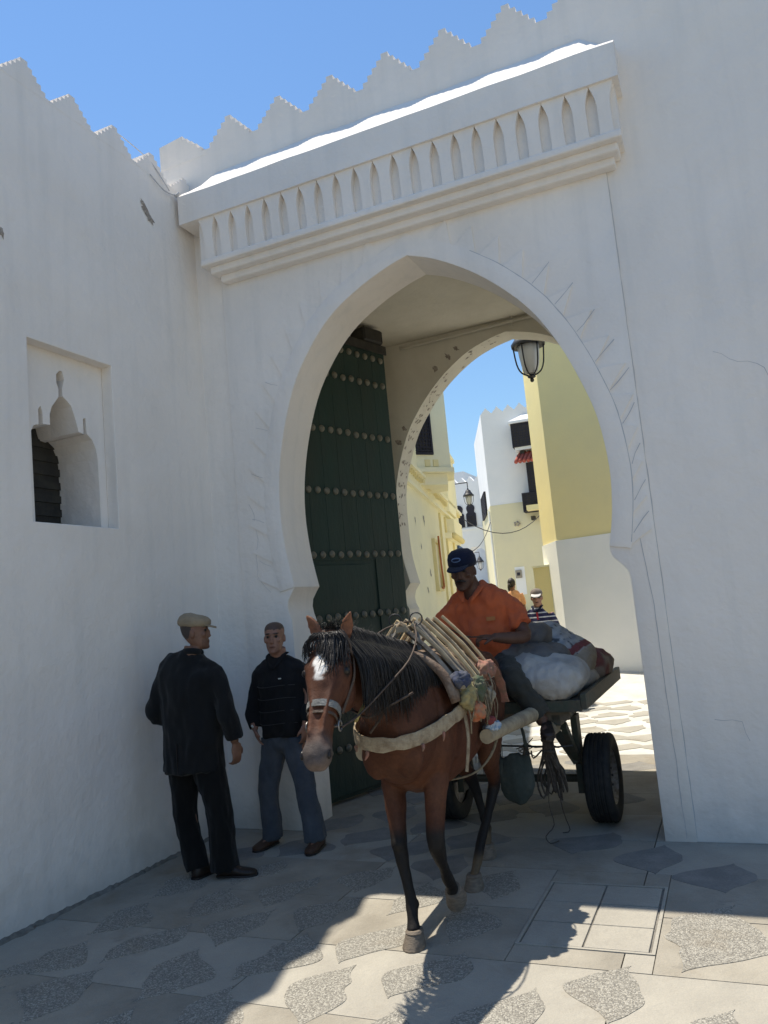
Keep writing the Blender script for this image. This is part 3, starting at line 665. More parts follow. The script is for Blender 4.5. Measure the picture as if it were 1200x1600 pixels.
# white house seen through the far arch
fh = root('far_house', 'bright white house glimpsed through the far archway', 'house', (-11, 37, 0))
bxo('wall', -15, -11.05, 36, 40, 1, 8, M['white'], fh); bxo('near_wall', -11.0, -8.6, 38.5, 41, 1, 8, M['white'], fh)
lattice('window', V((-11.35, 35.95, 4.35)), (1, 0, 0), 0, .35, .55, (0, -1, 0), fh, 3, 4, .03)
bxo('awning', -11.6, -10.9, 35.5, 35.97, 2.5, 2.6, M['crack'], fh)

# pale yellow house, left of the street
lh = root('pale_yellow_house', 'pale yellow house on the left of the lane with bracketed cornice and lattice bay', 'house', (-5, 14, 0))
a_ = R(-12.5); LD = V((math.sin(a_), math.cos(a_))); LN = V((LD.y, -LD.x)); L0 = V((-4.32, 11.2)); LD3 = V((LD.x, LD.y, 0)); LN3 = V((LN.x, LN.y, 0))
def lp(s_, out=0, z=0): q = L0 + LD * s_ + LN * out; return V((q.x, q.y, z))
fp('wall', [tuple(lp(-2.4)[:2]), tuple(lp(7.6)[:2]), tuple(lp(7.6, -5)[:2]), tuple(lp(-2.4, -5)[:2])], -.05, 5.2, M['paleyellow'], lh)
0 and fp('rear_wing', [tuple(lp(7.7, .02)[:2]), tuple(lp(13)[:2]), tuple(lp(13, -4)[:2]), tuple(lp(7.7, -4)[:2])], .2, 4.9, M['yellow'], lh)
bp = [(-4.66, 12.14), (-4.125, 12.76), (-4.42, 13.6), (-5.1, 13.7)]
bayo = fp('bay', bp, 3.98, 6.55, M['paleyellow'], lh)
fp('bay_cornice', grow(bp, .10), 6.15, 6.28, M['paleyellow'], lh); fp('bay_sill', grow(bp, .05), 3.90, 3.977, M['paleyellow'], lh)
fp('bay_corbel', grow(bp, -.08), 3.70, 3.897, M['paleyellow'], lh)
pq = (V(bp[1]) - V(bp[0])).normalized(); pn = V((pq.y, -pq.x)); c = V(bp[0]) + pq * .27 + pn * .02
lattice('window', V((c.x, c.y, 4.98)), (pq.x, pq.y, 0), 0, .42, 1.55, (pn.x, pn.y, 0), lh, 7, 24, .018)
for k, u in enumerate((.36, .52)):
    c = V(bp[0]) + pq * u + pn * .004; bm = bmesh.new(); obox(bm, V((c.x, c.y, 4.06)), V((pq.x, pq.y, 0)) * .05, V((pn.x, pn.y, 0)) * .01, V((0, 0, .06))); fin(bm, 'relief_panel', M['yellow'], lh)
fp('cornice', [tuple(lp(-2.3, .0)[:2]), tuple(lp(7.5, .0)[:2]), tuple(lp(7.5, .07)[:2]), tuple(lp(-2.3, .07)[:2])], 3.50, 3.56, M['paleyellow'], lh)
fp('upper_cornice', [tuple(lp(-2.3, .0)[:2]), tuple(lp(7.5, .0)[:2]), tuple(lp(7.5, .10)[:2]), tuple(lp(-2.3, .10)[:2])], 3.80, 3.86, M['paleyellow'], lh)
bm = bmesh.new(); obox(bm, (0, 0, 0), LD3 * .022, LN3 * .03, V((0, 0, .03))); bmesh.ops.recalc_face_normals(bm, faces=bm.faces); bme = bpy.data.meshes.new('bracket'); bm.to_mesh(bme); bm.free(); bme.materials.append(M['yellow'])
for k in range(46): place('bracket', bme, lh, lp(-1.4 + k * .19, .05, 3.735 + .012 * math.sin(k)))
# scalloped second balcony further along
for j, (s0, s1, z0, z1, o) in enumerate(((4.2, 6.4, 3.0, 3.12, .12), (4.4, 6.3, 3.125, 3.42, .18), (4.5, 6.2, 3.6, 4.9, .10), (4.3, 6.4, 4.92, 5.0, .16))):
    fp('balcony', [tuple(lp(s0, .001)[:2]), tuple(lp(s1, .001)[:2]), tuple(lp(s1 - .1, o)[:2]), tuple(lp(s0 + .1, o)[:2])], z0, z1, M['paleyellow'], lh)
for k in range(7): ball_b = bmesh.new(); ball(ball_b, lp(4.5 + k * .28, .16, 3.06), .07, 8); fin(ball_b, 'scallop', M['yellow'], lh, smooth=True)
bm = bmesh.new()
for sg, x in ((0, 1.95), (1, 2.55)): obox(bm, lp(x, .03, 2.35), LD3 * .035, LN3 * .03, V((0, 0, .42)))
obox(bm, lp(2.25, .03, 2.80), LD3 * .32, LN3 * .03, V((0, 0, .03))); obox(bm, lp(2.25, .03, 1.92), LD3 * .36, LN3 * .04, V((0, 0, .03)))
f_ = fin(bm, 'window_frame', M['yellow'], lh)
bm = bmesh.new(); obox(bm, lp(2.25, .012, 2.35), LD3 * .26, LN3 * .01, V((0, 0, .40))); fin(bm, 'pane', M['paleyellow'], f_)
bm = bmesh.new(); tube(bm, [lp(2.35, .08, 2.9), lp(2.38, .08, 2.4), lp(2.5, .08, 1.98), lp(2.2, .08, 1.95)], .018, 6); fin(bm, 'rusty_pipe', mat('rust_orange', (.42, .16, .06), .8), lh)
for (s_, z_) in ((.2, 3.0), (.6, 2.6), (1.2, 3.1), (1.4, 2.2), (.9, 1.9)):
    blotch('damp_patch', [lp(s_, .004, z_)], lh, M['concrete2'], LN3, [.06 + .05 * rnd.random()])
for (s_, w_) in ((3.4, .03), (4.3, .05), (5.6, .04)):
    bm = bmesh.new(); obox(bm, lp(s_, .02, 1.9), LD3 * w_, LN3 * .02, V((0, 0, 1.55))); fin(bm, 'pilaster', M['yellow'], lh)
dd = bmesh.new(); obox(dd, lp(6.9, .03, 1.7), LD3 * .45, LN3 * .02, V((0, 0, 1.3))); fin(dd, 'door', M['blue'], lh)

# ------------------------------------------------------------------ lanterns, wires
def lantern(name, label, c, h, r, arm, grp=None):
    """c = lowest point; h = cage height"""
    L_ = root(name, label, 'lantern', c, grp); c = V(c)
    bm = bmesh.new(); lathe(bm, c, [(.0, 0), (.10 * r, .02 * h), (.14 * r, .06 * h), (.1 * r, .10 * h), (.26 * r, .13 * h), (.26 * r, .17 * h), (.12 * r, .19 * h)], n=12); fin(bm, 'finial', M['iron'], L_, auto=40)
    bm = bmesh.new()
    for k in range(6):
        t = 2 * math.pi * k / 6 + .3; d = V((math.cos(t), math.sin(t), 0))
        tube(bm, [c + d * .15 * r + V((0, 0, .17 * h)), c + d * .62 * r + V((0, 0, .27 * h)), c + d * .88 * r + V((0, 0, .5 * h)), c + d * 1.0 * r + V((0, 0, .95 * h))], .055 * r, 6)
    fin(bm, 'cage', M['iron'], L_, smooth=True)
    bm = bmesh.new(); lathe(bm, c, [(.12 * r, .2 * h), (.42 * r, .26 * h), (.58 * r, .45 * h), (.68 * r, .7 * h), (.74 * r, .96 * h)], n=16); fin(bm, 'glass', M['glass'], L_, smooth=True)
    bm = bmesh.new(); lathe(bm, c, [(1.12 * r, .94 * h), (1.14 * r, 1.0 * h), (.98 * r, 1.08 * h), (.62 * r, 1.28 * h), (.5 * r, 1.42 * h), (.2 * r, 1.5 * h), (.1 * r, 1.62 * h), (.06 * r, 1.75 * h)], n=16); fin(bm, 'cap', M['iron'], L_, auto=50)
    top = c + V((0, 0, 1.72 * h)); bm = bmesh.new(); tube(bm, [top, top + V((0, 0, .12))], .012, 6); tube(bm, [top + V((0, 0, .12)), V(arm)], .016, 6)
    fin(bm, 'bracket', M['iron'], L_)
lantern('lantern', 'big iron lantern with frosted glass hanging in the top of the gate opening', (-1.76, 8.8, 4.08), .46, .175, (-1.76, 8.18, 5.05))
lantern('lantern', 'small black lantern on bracket hanging over the lane before the bridge house', (-5.76, 19, 4.05), .30, .125, (-6.15, 19.05, 4.70))
lantern('lantern', 'tiny dark lantern seen through the far archway', (-9.95, 33.5, 3.0), .42, .16, (-10.6, 33.6, 3.85))
bm = bmesh.new()
def sag(a, b, s_, r, n=10):
    a = V(a); b = V(b); tube(bm, [a.lerp(b, k / n) - V((0, 0, s_ * 4 * (k / n) * (1 - k / n))) for k in range(n + 1)], r, 5, 1)
sag((-5.95, 19.0, 3.75), (-4.95, 24.4, 4.35), .55, .012)
tag(fin(bm, 'street_wire', M['iron']), 'sagging wire strung from the pale yellow house to the tower bay window', 'wire')
bm = bmesh.new(); sag((-6.0, 19.5, 2.95), (-6.9, 24.9, 4.2), .18, .012)
tag(fin(bm, 'street_wire', M['iron']), 'lower wire rising to the corner of the tower house', 'wire')
bm = bmesh.new(); ball(bm, (-5.93, 18.5, 3.5), .07, 10); tube(bm, [(-5.93, 18.5, 3.5), (-6.1, 18.5, 3.56)], .02, 6)
tag(fin(bm, 'spotlight', M['iron'], smooth=True), 'small dark round spotlight at the corner below the scalloped balcony', 'spotlight')
# ------------------------------------------------------------------ horse
M['coat'] = mat('bay_coat', (1, 1, 1), .6, vcol=True, bump=.25, bs=180, fine=.16, fs=60, spec=.22)
M['hair'] = mat('black_hair', (.011, .010, .010), .5, (.022, .019, .018), 40, bump=.3, bs=150, spec=.4)
M['hoof'] = mat('horn', (.20, .16, .12), .7, (.12, .10, .08), 25, bump=.4, bs=70, stretch=(1, 1, 4))
M['eye'] = mat('eye', (.012, .008, .006), .28, spec=.4)
M['strap'] = mat('worn_canvas', (.38, .31, .21), .95, (.22, .16, .10), 22, bump=.7, bs=120)
M['leather'] = mat('old_leather', (.055, .035, .025), .7, (.10, .07, .05), 20, bump=.4, bs=80)
M['greyband'] = mat('grey_webbing', (.20, .20, .19), .9, (.10, .10, .095), 25, bump=.5, bs=120)
M['rope'] = mat('rope', (.30, .25, .17), .95, (.18, .14, .09), 40, bump=.8, bs=200)
M['yrope'] = mat('yellow_rope', (.55, .44, .15), .9, (.35, .27, .10), 60, bump=.8, bs=200)
M['drope'] = mat('dark_rope', (.07, .055, .045), .95, (.12, .10, .08), 40, bump=.8, bs=200)
M['wood'] = mat('weathered_wood', (.40, .33, .22), .85, (.24, .19, .13), 10, bump=.5, bs=60, stretch=(1, 1, 1))
M['palewood'] = mat('pale_stick_wood', (.56, .44, .26), .7, (.38, .28, .16), 14, bump=.4, bs=60)
M['greywood'] = mat('grey_paint_wood', (.22, .20, .17), .85, (.12, .10, .08), 12, bump=.5, bs=60)
M['steel'] = mat('worn_steel', (.30, .30, .30), .4, (.18, .15, .12), 30, metal=.8, bump=.2)
HC = -1.64
HP0 = V((-1.725, 3.27, 1.495)); HD = V((.055, -.33, -.47)).normalized()
HN = V((.16, -1, .3)); HN = (HN - HD * HN.dot(HD)).normalized(); HS = HD.cross(HN).normalized()
if HS.x < 0: HS = -HS
HR = [(-.07, .045, .02, .05), (-.03, .072, .045, .10), (.03, .085, .058, .13), (.09, .096, .068, .16), (.15, .104, .074, .178), (.20, .098, .072, .182), (.26, .082, .064, .155), (.32, .066, .056, .115), (.38, .055, .05, .086), (.44, .052, .048, .072), (.50, .058, .052, .070), (.545, .062, .052, .070), (.58, .055, .044, .062), (.605, .036, .028, .042)]
def hp(t, s_=0, f=0): return HP0 + HD * t + HS * s_ + HN * f
def hr(t):
    for a, b in zip(HR[:-1], HR[1:]):
        if a[0] <= t <= b[0]:
            k = (t - a[0]) / (b[0] - a[0]); return [x + (y - x) * k for x, y in zip(a, b)]
    return list(HR[-1])
bm = bmesh.new()
X1 = (1, 0, 0)
tube(bm, [(HC, 5.15, 1.10), (HC, 5.08, 1.09), (HC, 4.95, 1.075), (HC, 4.78, 1.06), (HC, 4.55, 1.02), (HC, 4.32, .985), (HC, 4.10, 1.00), (HC, 3.92, 1.02), (HC, 3.76, 1.01), (HC, 3.64, .99), (HC, 3.575, .975)],
     [(.07, .10), (.16, .22), (.225, .285), (.25, .30), (.255, .31), (.265, .335), (.255, .36), (.225, .35), (.20, .30), (.165, .22), (.09, .12)], 24, 3, ref=X1)
tube(bm, [(HC, 4.08, 1.10), (-1.65, 3.86, 1.17), (-1.67, 3.66, 1.26), (-1.70, 3.48, 1.345), (-1.72, 3.34, 1.405), (-1.725, 3.25, 1.42)],
     [(.17, .29), (.14, .275), (.112, .225), (.092, .18), (.08, .14), (.07, .10)], 20, 3, ref=X1)
rings = []
for t, w, f, b in [tuple(x) for x in catmull(HR, 2)]: rings.append(ringverts(bm, hp(t), HS * w, HN * f, HN * b, 22, .9))
bridge(bm, rings)
for sg in (-1, 1):
    ell(bm, hp(.20, sg * .062, -.085), HS * .045, HD * .105, HN * .085)          # cheek
    ell(bm, hp(.145, sg * .082, .022), HS * .028, HD * .045, HN * .030)          # brow / eye bulge
    tube(bm, [hp(.22, sg * .055, .045), hp(.34, sg * .035, .048), hp(.48, sg * .030, .046)], [.016, .013, .012], 8)   # nasal ridge
    ell(bm, hp(.545, sg * .045, .012), HS * .022, HD * .035, HN * .03)           # nostril rim
    # ears
    e0 = hp(-.02, sg * .062, .01); ed = (V((0, 0, 1)) + V((sg * .42, -.10, 0))).normalized(); es = V((sg * .2, -1, 0)); es = (es - ed * es.dot(ed)).normalized(); ea = ed.cross(es)
    rr = []
    for h, w, th in ((0, .026, .026), (.03, .034, .024), (.065, .034, .017), (.10, .024, .012), (.125, .012, .008), (.14, .004, .004)):
        rr.append(ringverts(bm, e0 + ed * h - es * (.006 * math.sin(h / .14 * 3)), ea * w, es * th * .35, es * th, 12))
    bridge(bm, rr)
    ell(bm, (HC + sg * .155, 3.90, .98), (.075, 0, 0), (0, .13, .03), (0, -.05, .24))   # shoulder
    ell(bm, (HC + sg * .085, 3.655, .91), (.080, 0, 0), (0, .06, 0), (0, 0, .12))        # pectoral
    ell(bm, (HC + sg * .135, 4.93, 1.05), (.10, 0, 0), (0, .17, 0), (0, .03, .26))      # haunch
FR = ([(-1.77, 3.98, 1.0), (-1.77, 3.93, .82), (-1.745, 3.87, .64), (-1.71, 3.80, .48), (-1.70, 3.785, .41), (-1.67, 3.76, .28), (-1.65, 3.745, .18), (-1.635, 3.71, .11), (-1.625, 3.69, .065)],
      [(.080, .125), (.070, .098), (.055, .068), (.042, .048), (.038, .042), (.026, .031), (.031, .037), (.029, .033), (.040, .042)])
FL = ([(-1.52, 4.0, 1.0), (-1.52, 3.93, .82), (-1.515, 3.86, .64), (-1.51, 3.80, .48), (-1.51, 3.815, .41), (-1.515, 3.885, .31), (-1.52, 3.94, .235), (-1.52, 3.985, .185), (-1.52, 4.0, .145)],
      [(.080, .125), (.070, .098), (.055, .068), (.045, .049), (.040, .044), (.027, .031), (.031, .036), (.029, .032), (.038, .040)])
HL = ([(-1.50, 4.90, 1.05), (-1.49, 4.80, .86), (-1.49, 4.77, .70), (-1.50, 4.84, .56), (-1.51, 4.87, .48), (-1.53, 4.78, .36), (-1.555, 4.62, .20), (-1.56, 4.57, .145), (-1.562, 4.51, .09), (-1.565, 4.475, .055)],
      [(.11, .17), (.095, .145), (.068, .095), (.042, .062), (.038, .054), (.028, .034), (.028, .033), (.029, .034), (.026, .030), (.035, .038)])
HRt = ([(-1.78, 4.90, 1.05), (-1.78, 4.84, .86), (-1.77, 4.86, .70), (-1.73, 4.99, .55), (-1.71, 5.05, .47), (-1.69, 5.08, .34), (-1.66, 5.08, .20), (-1.655, 5.075, .15), (-1.65, 5.05, .09), (-1.645, 5.03, .055)],
       [(.11, .17), (.095, .145), (.068, .095), (.042, .062), (.038, .054), (.028, .034), (.028, .033), (.029, .034), (.026, .030), (.035, .038)])
for P_, Rr in (FR, FL, HL, HRt): tube(bm, P_, Rr, 16, 3, ref=X1)
for c, r in (((-1.705, 3.785, .445), (.042, .046, .052)), ((-1.51, 3.795, .445), (.042, .046, .052)), ((-1.645, 3.765, .165), (.030, .034, .028)), ((-1.52, 3.965, .215), (.030, .034, .028)),
             ((-1.505, 4.905, .50), (.028, .040, .050)), ((-1.715, 5.085, .49), (.028, .040, .050)), ((-1.56, 4.60, .155), (.030, .036, .028)), ((-1.657, 5.10, .155), (.030, .036, .028))):
    ell(bm, c, (r[0], 0, 0), (0, r[1], 0), (0, 0, r[2]))
for x in (-1.755, -1.53): ell(bm, (x, 3.90, .70), (.050, 0, 0), (0, .072, 0), (0, .02, .12))
def sm(a, b, x): x = max(0, min(1, (x - a) / (b - a))); return x * x * (3 - 2 * x)
def mixc(a, b, k): return tuple(x + (y - x) * k for x, y in zip(a, b))
BAY = (.070, .025, .012); BLK = (.014, .012, .011)
def coat(p, n):
    v = noise.noise(p * 5.0) * .5 + noise.noise(p * 14.0) * .25
    c = mixc(BAY, (.115, .043, .021), sm(-.3, .6, v)); c = mixc(c, (.048, .017, .010), sm(.1, .8, -v) * .6)
    q = p - HP0; t = q.dot(HD); s_ = q.dot(HS); f = q.dot(HN)
    head = p.y < 3.42 and t > -.12 and abs(s_) < .2
    if not head:
        edge = .53 + .05 * noise.noise(p * 9)
        c = mixc(BLK, c, sm(edge - .07, edge + .07, p.z))
        if p.z < .20 and p.y > 4.3: c = mixc((.12, .085, .05), c, sm(.12, .19, p.z))   # pale hind pasterns
        if p.y > 3.9 and p.z > .75: c = mixc(c, (.10, .034, .017), .5)
        c = mixc(c, (.15, .065, .035), sm(.80, .66, p.z) * sm(.55, .7, p.z) * .35)
    else:
        if t > .42: c = mixc(c, (.085, .068, .06), sm(.44, .54, t + .02 * noise.noise(p * 30)))
        if t > .52: c = mixc(c, (.16, .12, .105), sm(.56, .60, t) * .6)
        bl = math.hypot((s_ + .012) / .036, (t - .140) / .080) + .35 * noise.noise(p * 40)
        if f > .02: c = mixc((.72, .70, .66), c, sm(.75, 1.15, bl))
        ey = math.hypot((t - .165) / .034, (abs(s_) - .105) / .03, (f - .02) / .03)
        c = mixc((.02, .013, .01), c, sm(.6, 1.2, ey))
        ns = math.hypot((t - .552) / .020, (abs(s_) - .062) / .02, (f - .018) / .016)
        c = mixc((.008, .006, .006), c, sm(.6, 1.2, ns))
        if abs(s_) < .028 and t > .565: pass
        if t < -.0 and n.dot(V((0, -1, 0))) > .2 and p.z > 1.53: c = mixc(c, (.30, .13, .07), .6)
        c = mixc(c, BLK, sm(.005, -.14, t) * (1 if n.y > .1 else .0))
    return c
horse = root('horse', 'brown bay horse with white blaze and black mane harnessed to the cart', 'horse', (HC, 4.3, 0))
body = remeshed(bm, 'body', M['coat'], horse, .0095, 5, disp=lambda p, n: .0045 * noise.noise(p * 9) + .0028 * noise.noise(p * 22) - (.007 * math.exp(-((p.y - 3.80 - .25 * (p.z - 1.0)) / .018) ** 2) if .75 < p.z < 1.25 and 3.6 < p.y < 4.0 else 0) - (.008 * math.exp(-((p.y - 4.66 - .2 * (p.z - 1.0)) / .03) ** 2) if .8 < p.z < 1.2 else 0), colf=coat)
for sg in (-1, 1):
    bm = bmesh.new(); ball(bm, hp(.168, sg * .0955, .026), .019, 12); fin(bm, 'eye', M['eye'], horse, smooth=True)
    bm = bmesh.new(); ell(bm, hp(.553, sg * .060, .014), HS * .009, HD * .021, HN * .014); fin(bm, 'nostril', M['eye'], horse, smooth=True)
def hoof(c, fwd, down):
    fwd = V(fwd).normalized(); down = V(down).normalized(); s_ = down.cross(fwd).normalized(); fwd = s_.cross(down)
    bm = bmesh.new(); rr = []
    for h, w, l, o in ((0, .040, .042, 0), (.010, .046, .048, .004), (.014, .043, .046, .005), (.045, .050, .056, .013), (.074, .057, .065, .023), (.080, .055, .063, .024)):
        rr.append(ringverts(bm, V(c) + down * h + fwd * o, s_ * w, fwd * l, n=16))
    bridge(bm, rr); return fin(bm, 'hoof', M['hoof'], horse, auto=40)
hoof((-1.622, 3.69, .080), (0, -1, 0), (0, -.0, -1)); hoof((-1.52, 3.995, .165), (0, -.55, -.75), (0, .75, -.65))
hoof((-1.565, 4.48, .080), (0, -1, 0), (0, 0, -1)); hoof((-1.645, 5.03, .080), (0, -1, 0), (0, 0, -1))
# mane: many tapered locks from the crest, combed to the near side
crest = [(-1.722, 3.27, 1.545), (-1.715, 3.36, 1.545), (-1.70, 3.48, 1.52), (-1.67, 3.66, 1.475), (-1.655, 3.86, 1.435), (-1.645, 4.0, 1.40)]
crest = [V(p) for p in catmull(crest, 6)]
def lock(bm, P_, w, n=3):
    tube(bm, P_, [w * .7] + [w] * (len(P_) - 2) + [w * .12], n, 2, flat=.45)
hr_ = random.Random(11)
bm = bmesh.new()
for k in range(1500):
    u = hr_.random(); i = u * (len(crest) - 1); a = crest[int(i)].lerp(crest[min(int(i) + 1, len(crest) - 1)], i % 1)
    cl_ = noise.noise(V((u * 16, 3, 0))); L_ = hr_.uniform(.12, .33) * (1 - .15 * u) + .07 * cl_; side = 1 if hr_.random() < .85 else -1
    hw = .085 + .055 * u; ay = .03 + .05 * cl_ + hr_.uniform(-.035, .035); o = hr_.uniform(-.014, .016)
    P_ = [a + V((-side * .02, 0, -.02)), a + V((side * .03 + o, ay * .15, .014 + hr_.uniform(0, .014))), a + V((side * (hw * .72), ay * .4, -.045)), a + V((side * (hw + .033 + o), ay * .8, -.13)), a + V((side * (hw + .05 + o), ay * 1.3 + hr_.uniform(-.015, .015), -.13 - L_ * .5)), a + V((side * (hw + .052 + o * 1.4), ay * 1.9 + hr_.uniform(-.04, .04), -.13 - L_))]
    lock(bm, P_, hr_.uniform(.0022, .0055))
for k in range(70):   # flyaway hair on the crest
    a = crest[hr_.randrange(len(crest))]; d = V((hr_.uniform(-.4, .6), hr_.uniform(-.4, .5), 1)).normalized()
    lock(bm, [a, a + d * .025, a + d * hr_.uniform(.04, .07) + V((hr_.uniform(-.02, .04), .02, 0))], .0022)
tag(fin(bm, 'mane', M['hair'], horse, smooth=True), kind='stuff')
bm = bmesh.new()
for k in range(230):  # forelock
    s0 = hr_.uniform(-.045, .05); a = hp(-.035, s0, .03); g_ = hr_.gauss(.034, .030); s1 = max(-.09, min(.10, s0 * .5 + g_)); L_ = hr_.uniform(.05, .15) * (1 if s1 > .0 else .5)
    if hr_.random() < .16: s1 = -.085 + hr_.uniform(-.015, .02); L_ = hr_.uniform(.03, .09)
    L_ *= hr_.choice((.55, .8, 1, 1.25)); w_ = hr_.uniform(.0018, .0048); bl_ = hr_.uniform(.0, .014)
    lock(bm, [a, hp(.0, s0 * 1.1 + (s1 - s0) * .3, .085 + bl_), hp(.035, s1, .086 + bl_ - abs(s1) * .15), hp(.04 + L_ * .6, s1 * 1.05 + hr_.uniform(-.012, .012), .085 + bl_ * .6 - abs(s1) * .33), hp(.045 + L_, s1 * 1.1 + hr_.uniform(-.025, .025), .082 - abs(s1) * .40)], w_)
for k in range(60):
    a = hp(-.05, hr_.uniform(-.05, .05), .02); d = V((hr_.uniform(-1, .9), hr_.uniform(-.6, .2), hr_.uniform(.2, .9))).normalized()
    lock(bm, [a, a + d * .05, a + d * .085 + V((hr_.uniform(-.02, .02), 0, -.015))], .0026)
tag(fin(bm, 'forelock', M['hair'], horse, smooth=True), kind='stuff')
bm = bmesh.new()
for k in range(120):
    a = V((HC + hr_.uniform(-.03, .03), 5.13 + hr_.uniform(-.02, .02), 1.22 + hr_.uniform(-.03, .03))); x = hr_.uniform(-.07, .09); L_ = hr_.uniform(.5, .75)
    lock(bm, [a, a + V((x * .4, .07, -.05)), a + V((x * .9, .10, -.30)), a + V((x, .08, -L_))], hr_.uniform(.006, .012))
tag(fin(bm, 'tail', M['hair'], horse, smooth=True), kind='stuff')

# ------------------------------------------------------------------ bridle
br = root('bridle', 'dark leather bridle with pale grey noseband on the horse head', 'bridle', tuple(hp(.2)))
def hband(name, t0, t1, wd, m, g=.006, dt=0.0, th=.005):
    """closed strap round the head at station t, tilted by dt towards the jaw"""
    n = 28; bm = bmesh.new(); rg = []
    for i in range(n):
        a = 2 * math.pi * i / n; sx = math.sin(a); cx = math.cos(a)
        t = (t0 + t1) / 2 + dt * (-sx) * .5; _, w, f, b = hr(t)
        e = .9; ex = math.copysign(abs(cx) ** e, cx); ey = math.copysign(abs(sx) ** e, sx)
        pos = lambda tt, gg: hp(tt, ex * (w + gg), ey * ((f if sx >= 0 else b) + gg))
        rg.append([bm.verts.new(pos(t - wd / 2, g)), bm.verts.new(pos(t - wd / 2, g + th)), bm.verts.new(pos(t + wd / 2, g + th)), bm.verts.new(pos(t + wd / 2, g))])
    for i in range(n):
        r0, r1 = rg[i], rg[(i + 1) % n]
        for k in range(4): bm.faces.new((r0[k], r0[(k + 1) % 4], r1[(k + 1) % 4], r1[k]))
    return fin(bm, name, m, br, auto=40)
hband('noseband', .335, .335, .032, M['greyband'], .005, .0)
hband('chin_strap', .375, .375, .012, M['leather'], .005, .0)
hband('throat_latch', .02, .02, .018, M['leather'], .008, .16)
hband('browband', .055, .055, .018, M['leather'], .010, -.02)
for sg in (-1, 1):
    bm = bmesh.new(); P_ = []
    for t in (.0, .08, .16, .24, .335):
        _, w, f, b = hr(t); P_.append(hp(t, sg * (w + .012) * .97, -.04 - .03 * t))
    tube(bm, P_, (.010), 6, 3, ref=HN, flat=.5); fin(bm, 'cheek_strap', M['leather'], br)
    bm = bmesh.new(); _, w, f, b = hr(.40)
    tube(bm, [hp(.40, sg * (w + .02), -.035) + HD * .022 * math.cos(a) + HN * .022 * math.sin(a) for a in [k * math.pi / 5 for k in range(11)]], .0045, 6, 1); fin(bm, 'bit_ring', M['steel'], br, smooth=True)
bm = bmesh.new(); tube(bm, [hp(.40, -.07, -.035), hp(.40, .07, -.035)], .006, 6); fin(bm, 'bit', M['steel'], br)
# lead rope and reins
ld = bmesh.new(); a = hp(.03, .115, -.10)
tube(ld, [a, a + V((.015, .03, -.07)), a + V((-.0, .06, -.16)), hp(.36, .075, -.14) + V((.01, .06, .02))], .008, 7)
tag(fin(ld, 'lead_rope', M['yrope'], smooth=True), 'yellow rope hanging from the bridle down the horse throat', 'rope')
rn = root('reins', 'thin brown reins running from the bit over the saddle rings to the driver', 'reins', (-1.6, 4, 1.4))
for sg, hx in ((-1, -1.735), (1, -1.60)):
    bm = bmesh.new(); q = hp(.40, sg * .078, -.05)
    if sg > 0: P_ = [q, q + V((.03, .13, .035)), (-1.535, 3.42, 1.27), (-1.49, 3.62, 1.37), (-1.53, 3.85, 1.47), (-1.585, 4.0, 1.545), (-1.59, 4.35, 1.53), (-1.585, 4.8, 1.42), (hx, 5.27, 1.385)]
    else: P_ = [q, q + V((-.03, .13, .06)), (-1.84, 3.5, 1.30), (-1.81, 3.8, 1.46), (-1.70, 4.0, 1.545), (-1.70, 4.4, 1.53), (-1.71, 4.8, 1.43), (hx, 5.25, 1.385)]
    tube(bm, P_, .0048, 6, 3); fin(bm, 'rein', M['leather'], rn, smooth=True)

# ------------------------------------------------------------------ pack saddle
sd = root('pack_saddle', 'slatted wooden pack saddle with two iron rings on the horse back', 'saddle', (HC, 4.15, 1.4))
def shell(y0, y1, a0, a1, grow_, th, name, m, par, wob=.006, ny=10, na=22):
    bm = bmesh.new(); G = [[], []]
    for L_ in (0, 1):
        for i in range(ny + 1):
            row = []
            for k in range(na + 1):
                y = y0 + (y1 - y0) * i / ny; a = R(a0 + (a1 - a0) * k / na)
                zc = 1.0; hh = .36 - .03 * (y - 4.1); hw = .26
                g_ = grow_ + th * L_ + wob * noise.noise(V((y * 8, a * 3, L_ * 3)))
                row.append(bm.verts.new((HC + math.sin(a) * (hw + g_), y, zc + math.cos(a) * (hh + g_))))
            G[L_].append(row)
    for L_ in (0, 1):
        for i in range(ny):
            for k in range(na): bm.faces.new((G[L_][i][k], G[L_][i + 1][k], G[L_][i + 1][k + 1], G[L_][i][k + 1]))
    for i in range(ny):
        for k in (0, na): bm.faces.new((G[0][i][k], G[0][i + 1][k], G[1][i + 1][k], G[1][i][k]))
    for k in range(na):
        for i in (0, ny): bm.faces.new((G[0][i][k], G[0][i][k + 1], G[1][i][k + 1], G[1][i][k]))
    return fin(bm, name, m, par, smooth=True)
M['padcloth'] = mat('brown_pad_cloth', (.15, .10, .07), .95, (.26, .20, .15), 12, bump=.8, bs=60)
shell(3.88, 4.50, -72, 72, .012, .03, 'pad', M['padcloth'], sd)
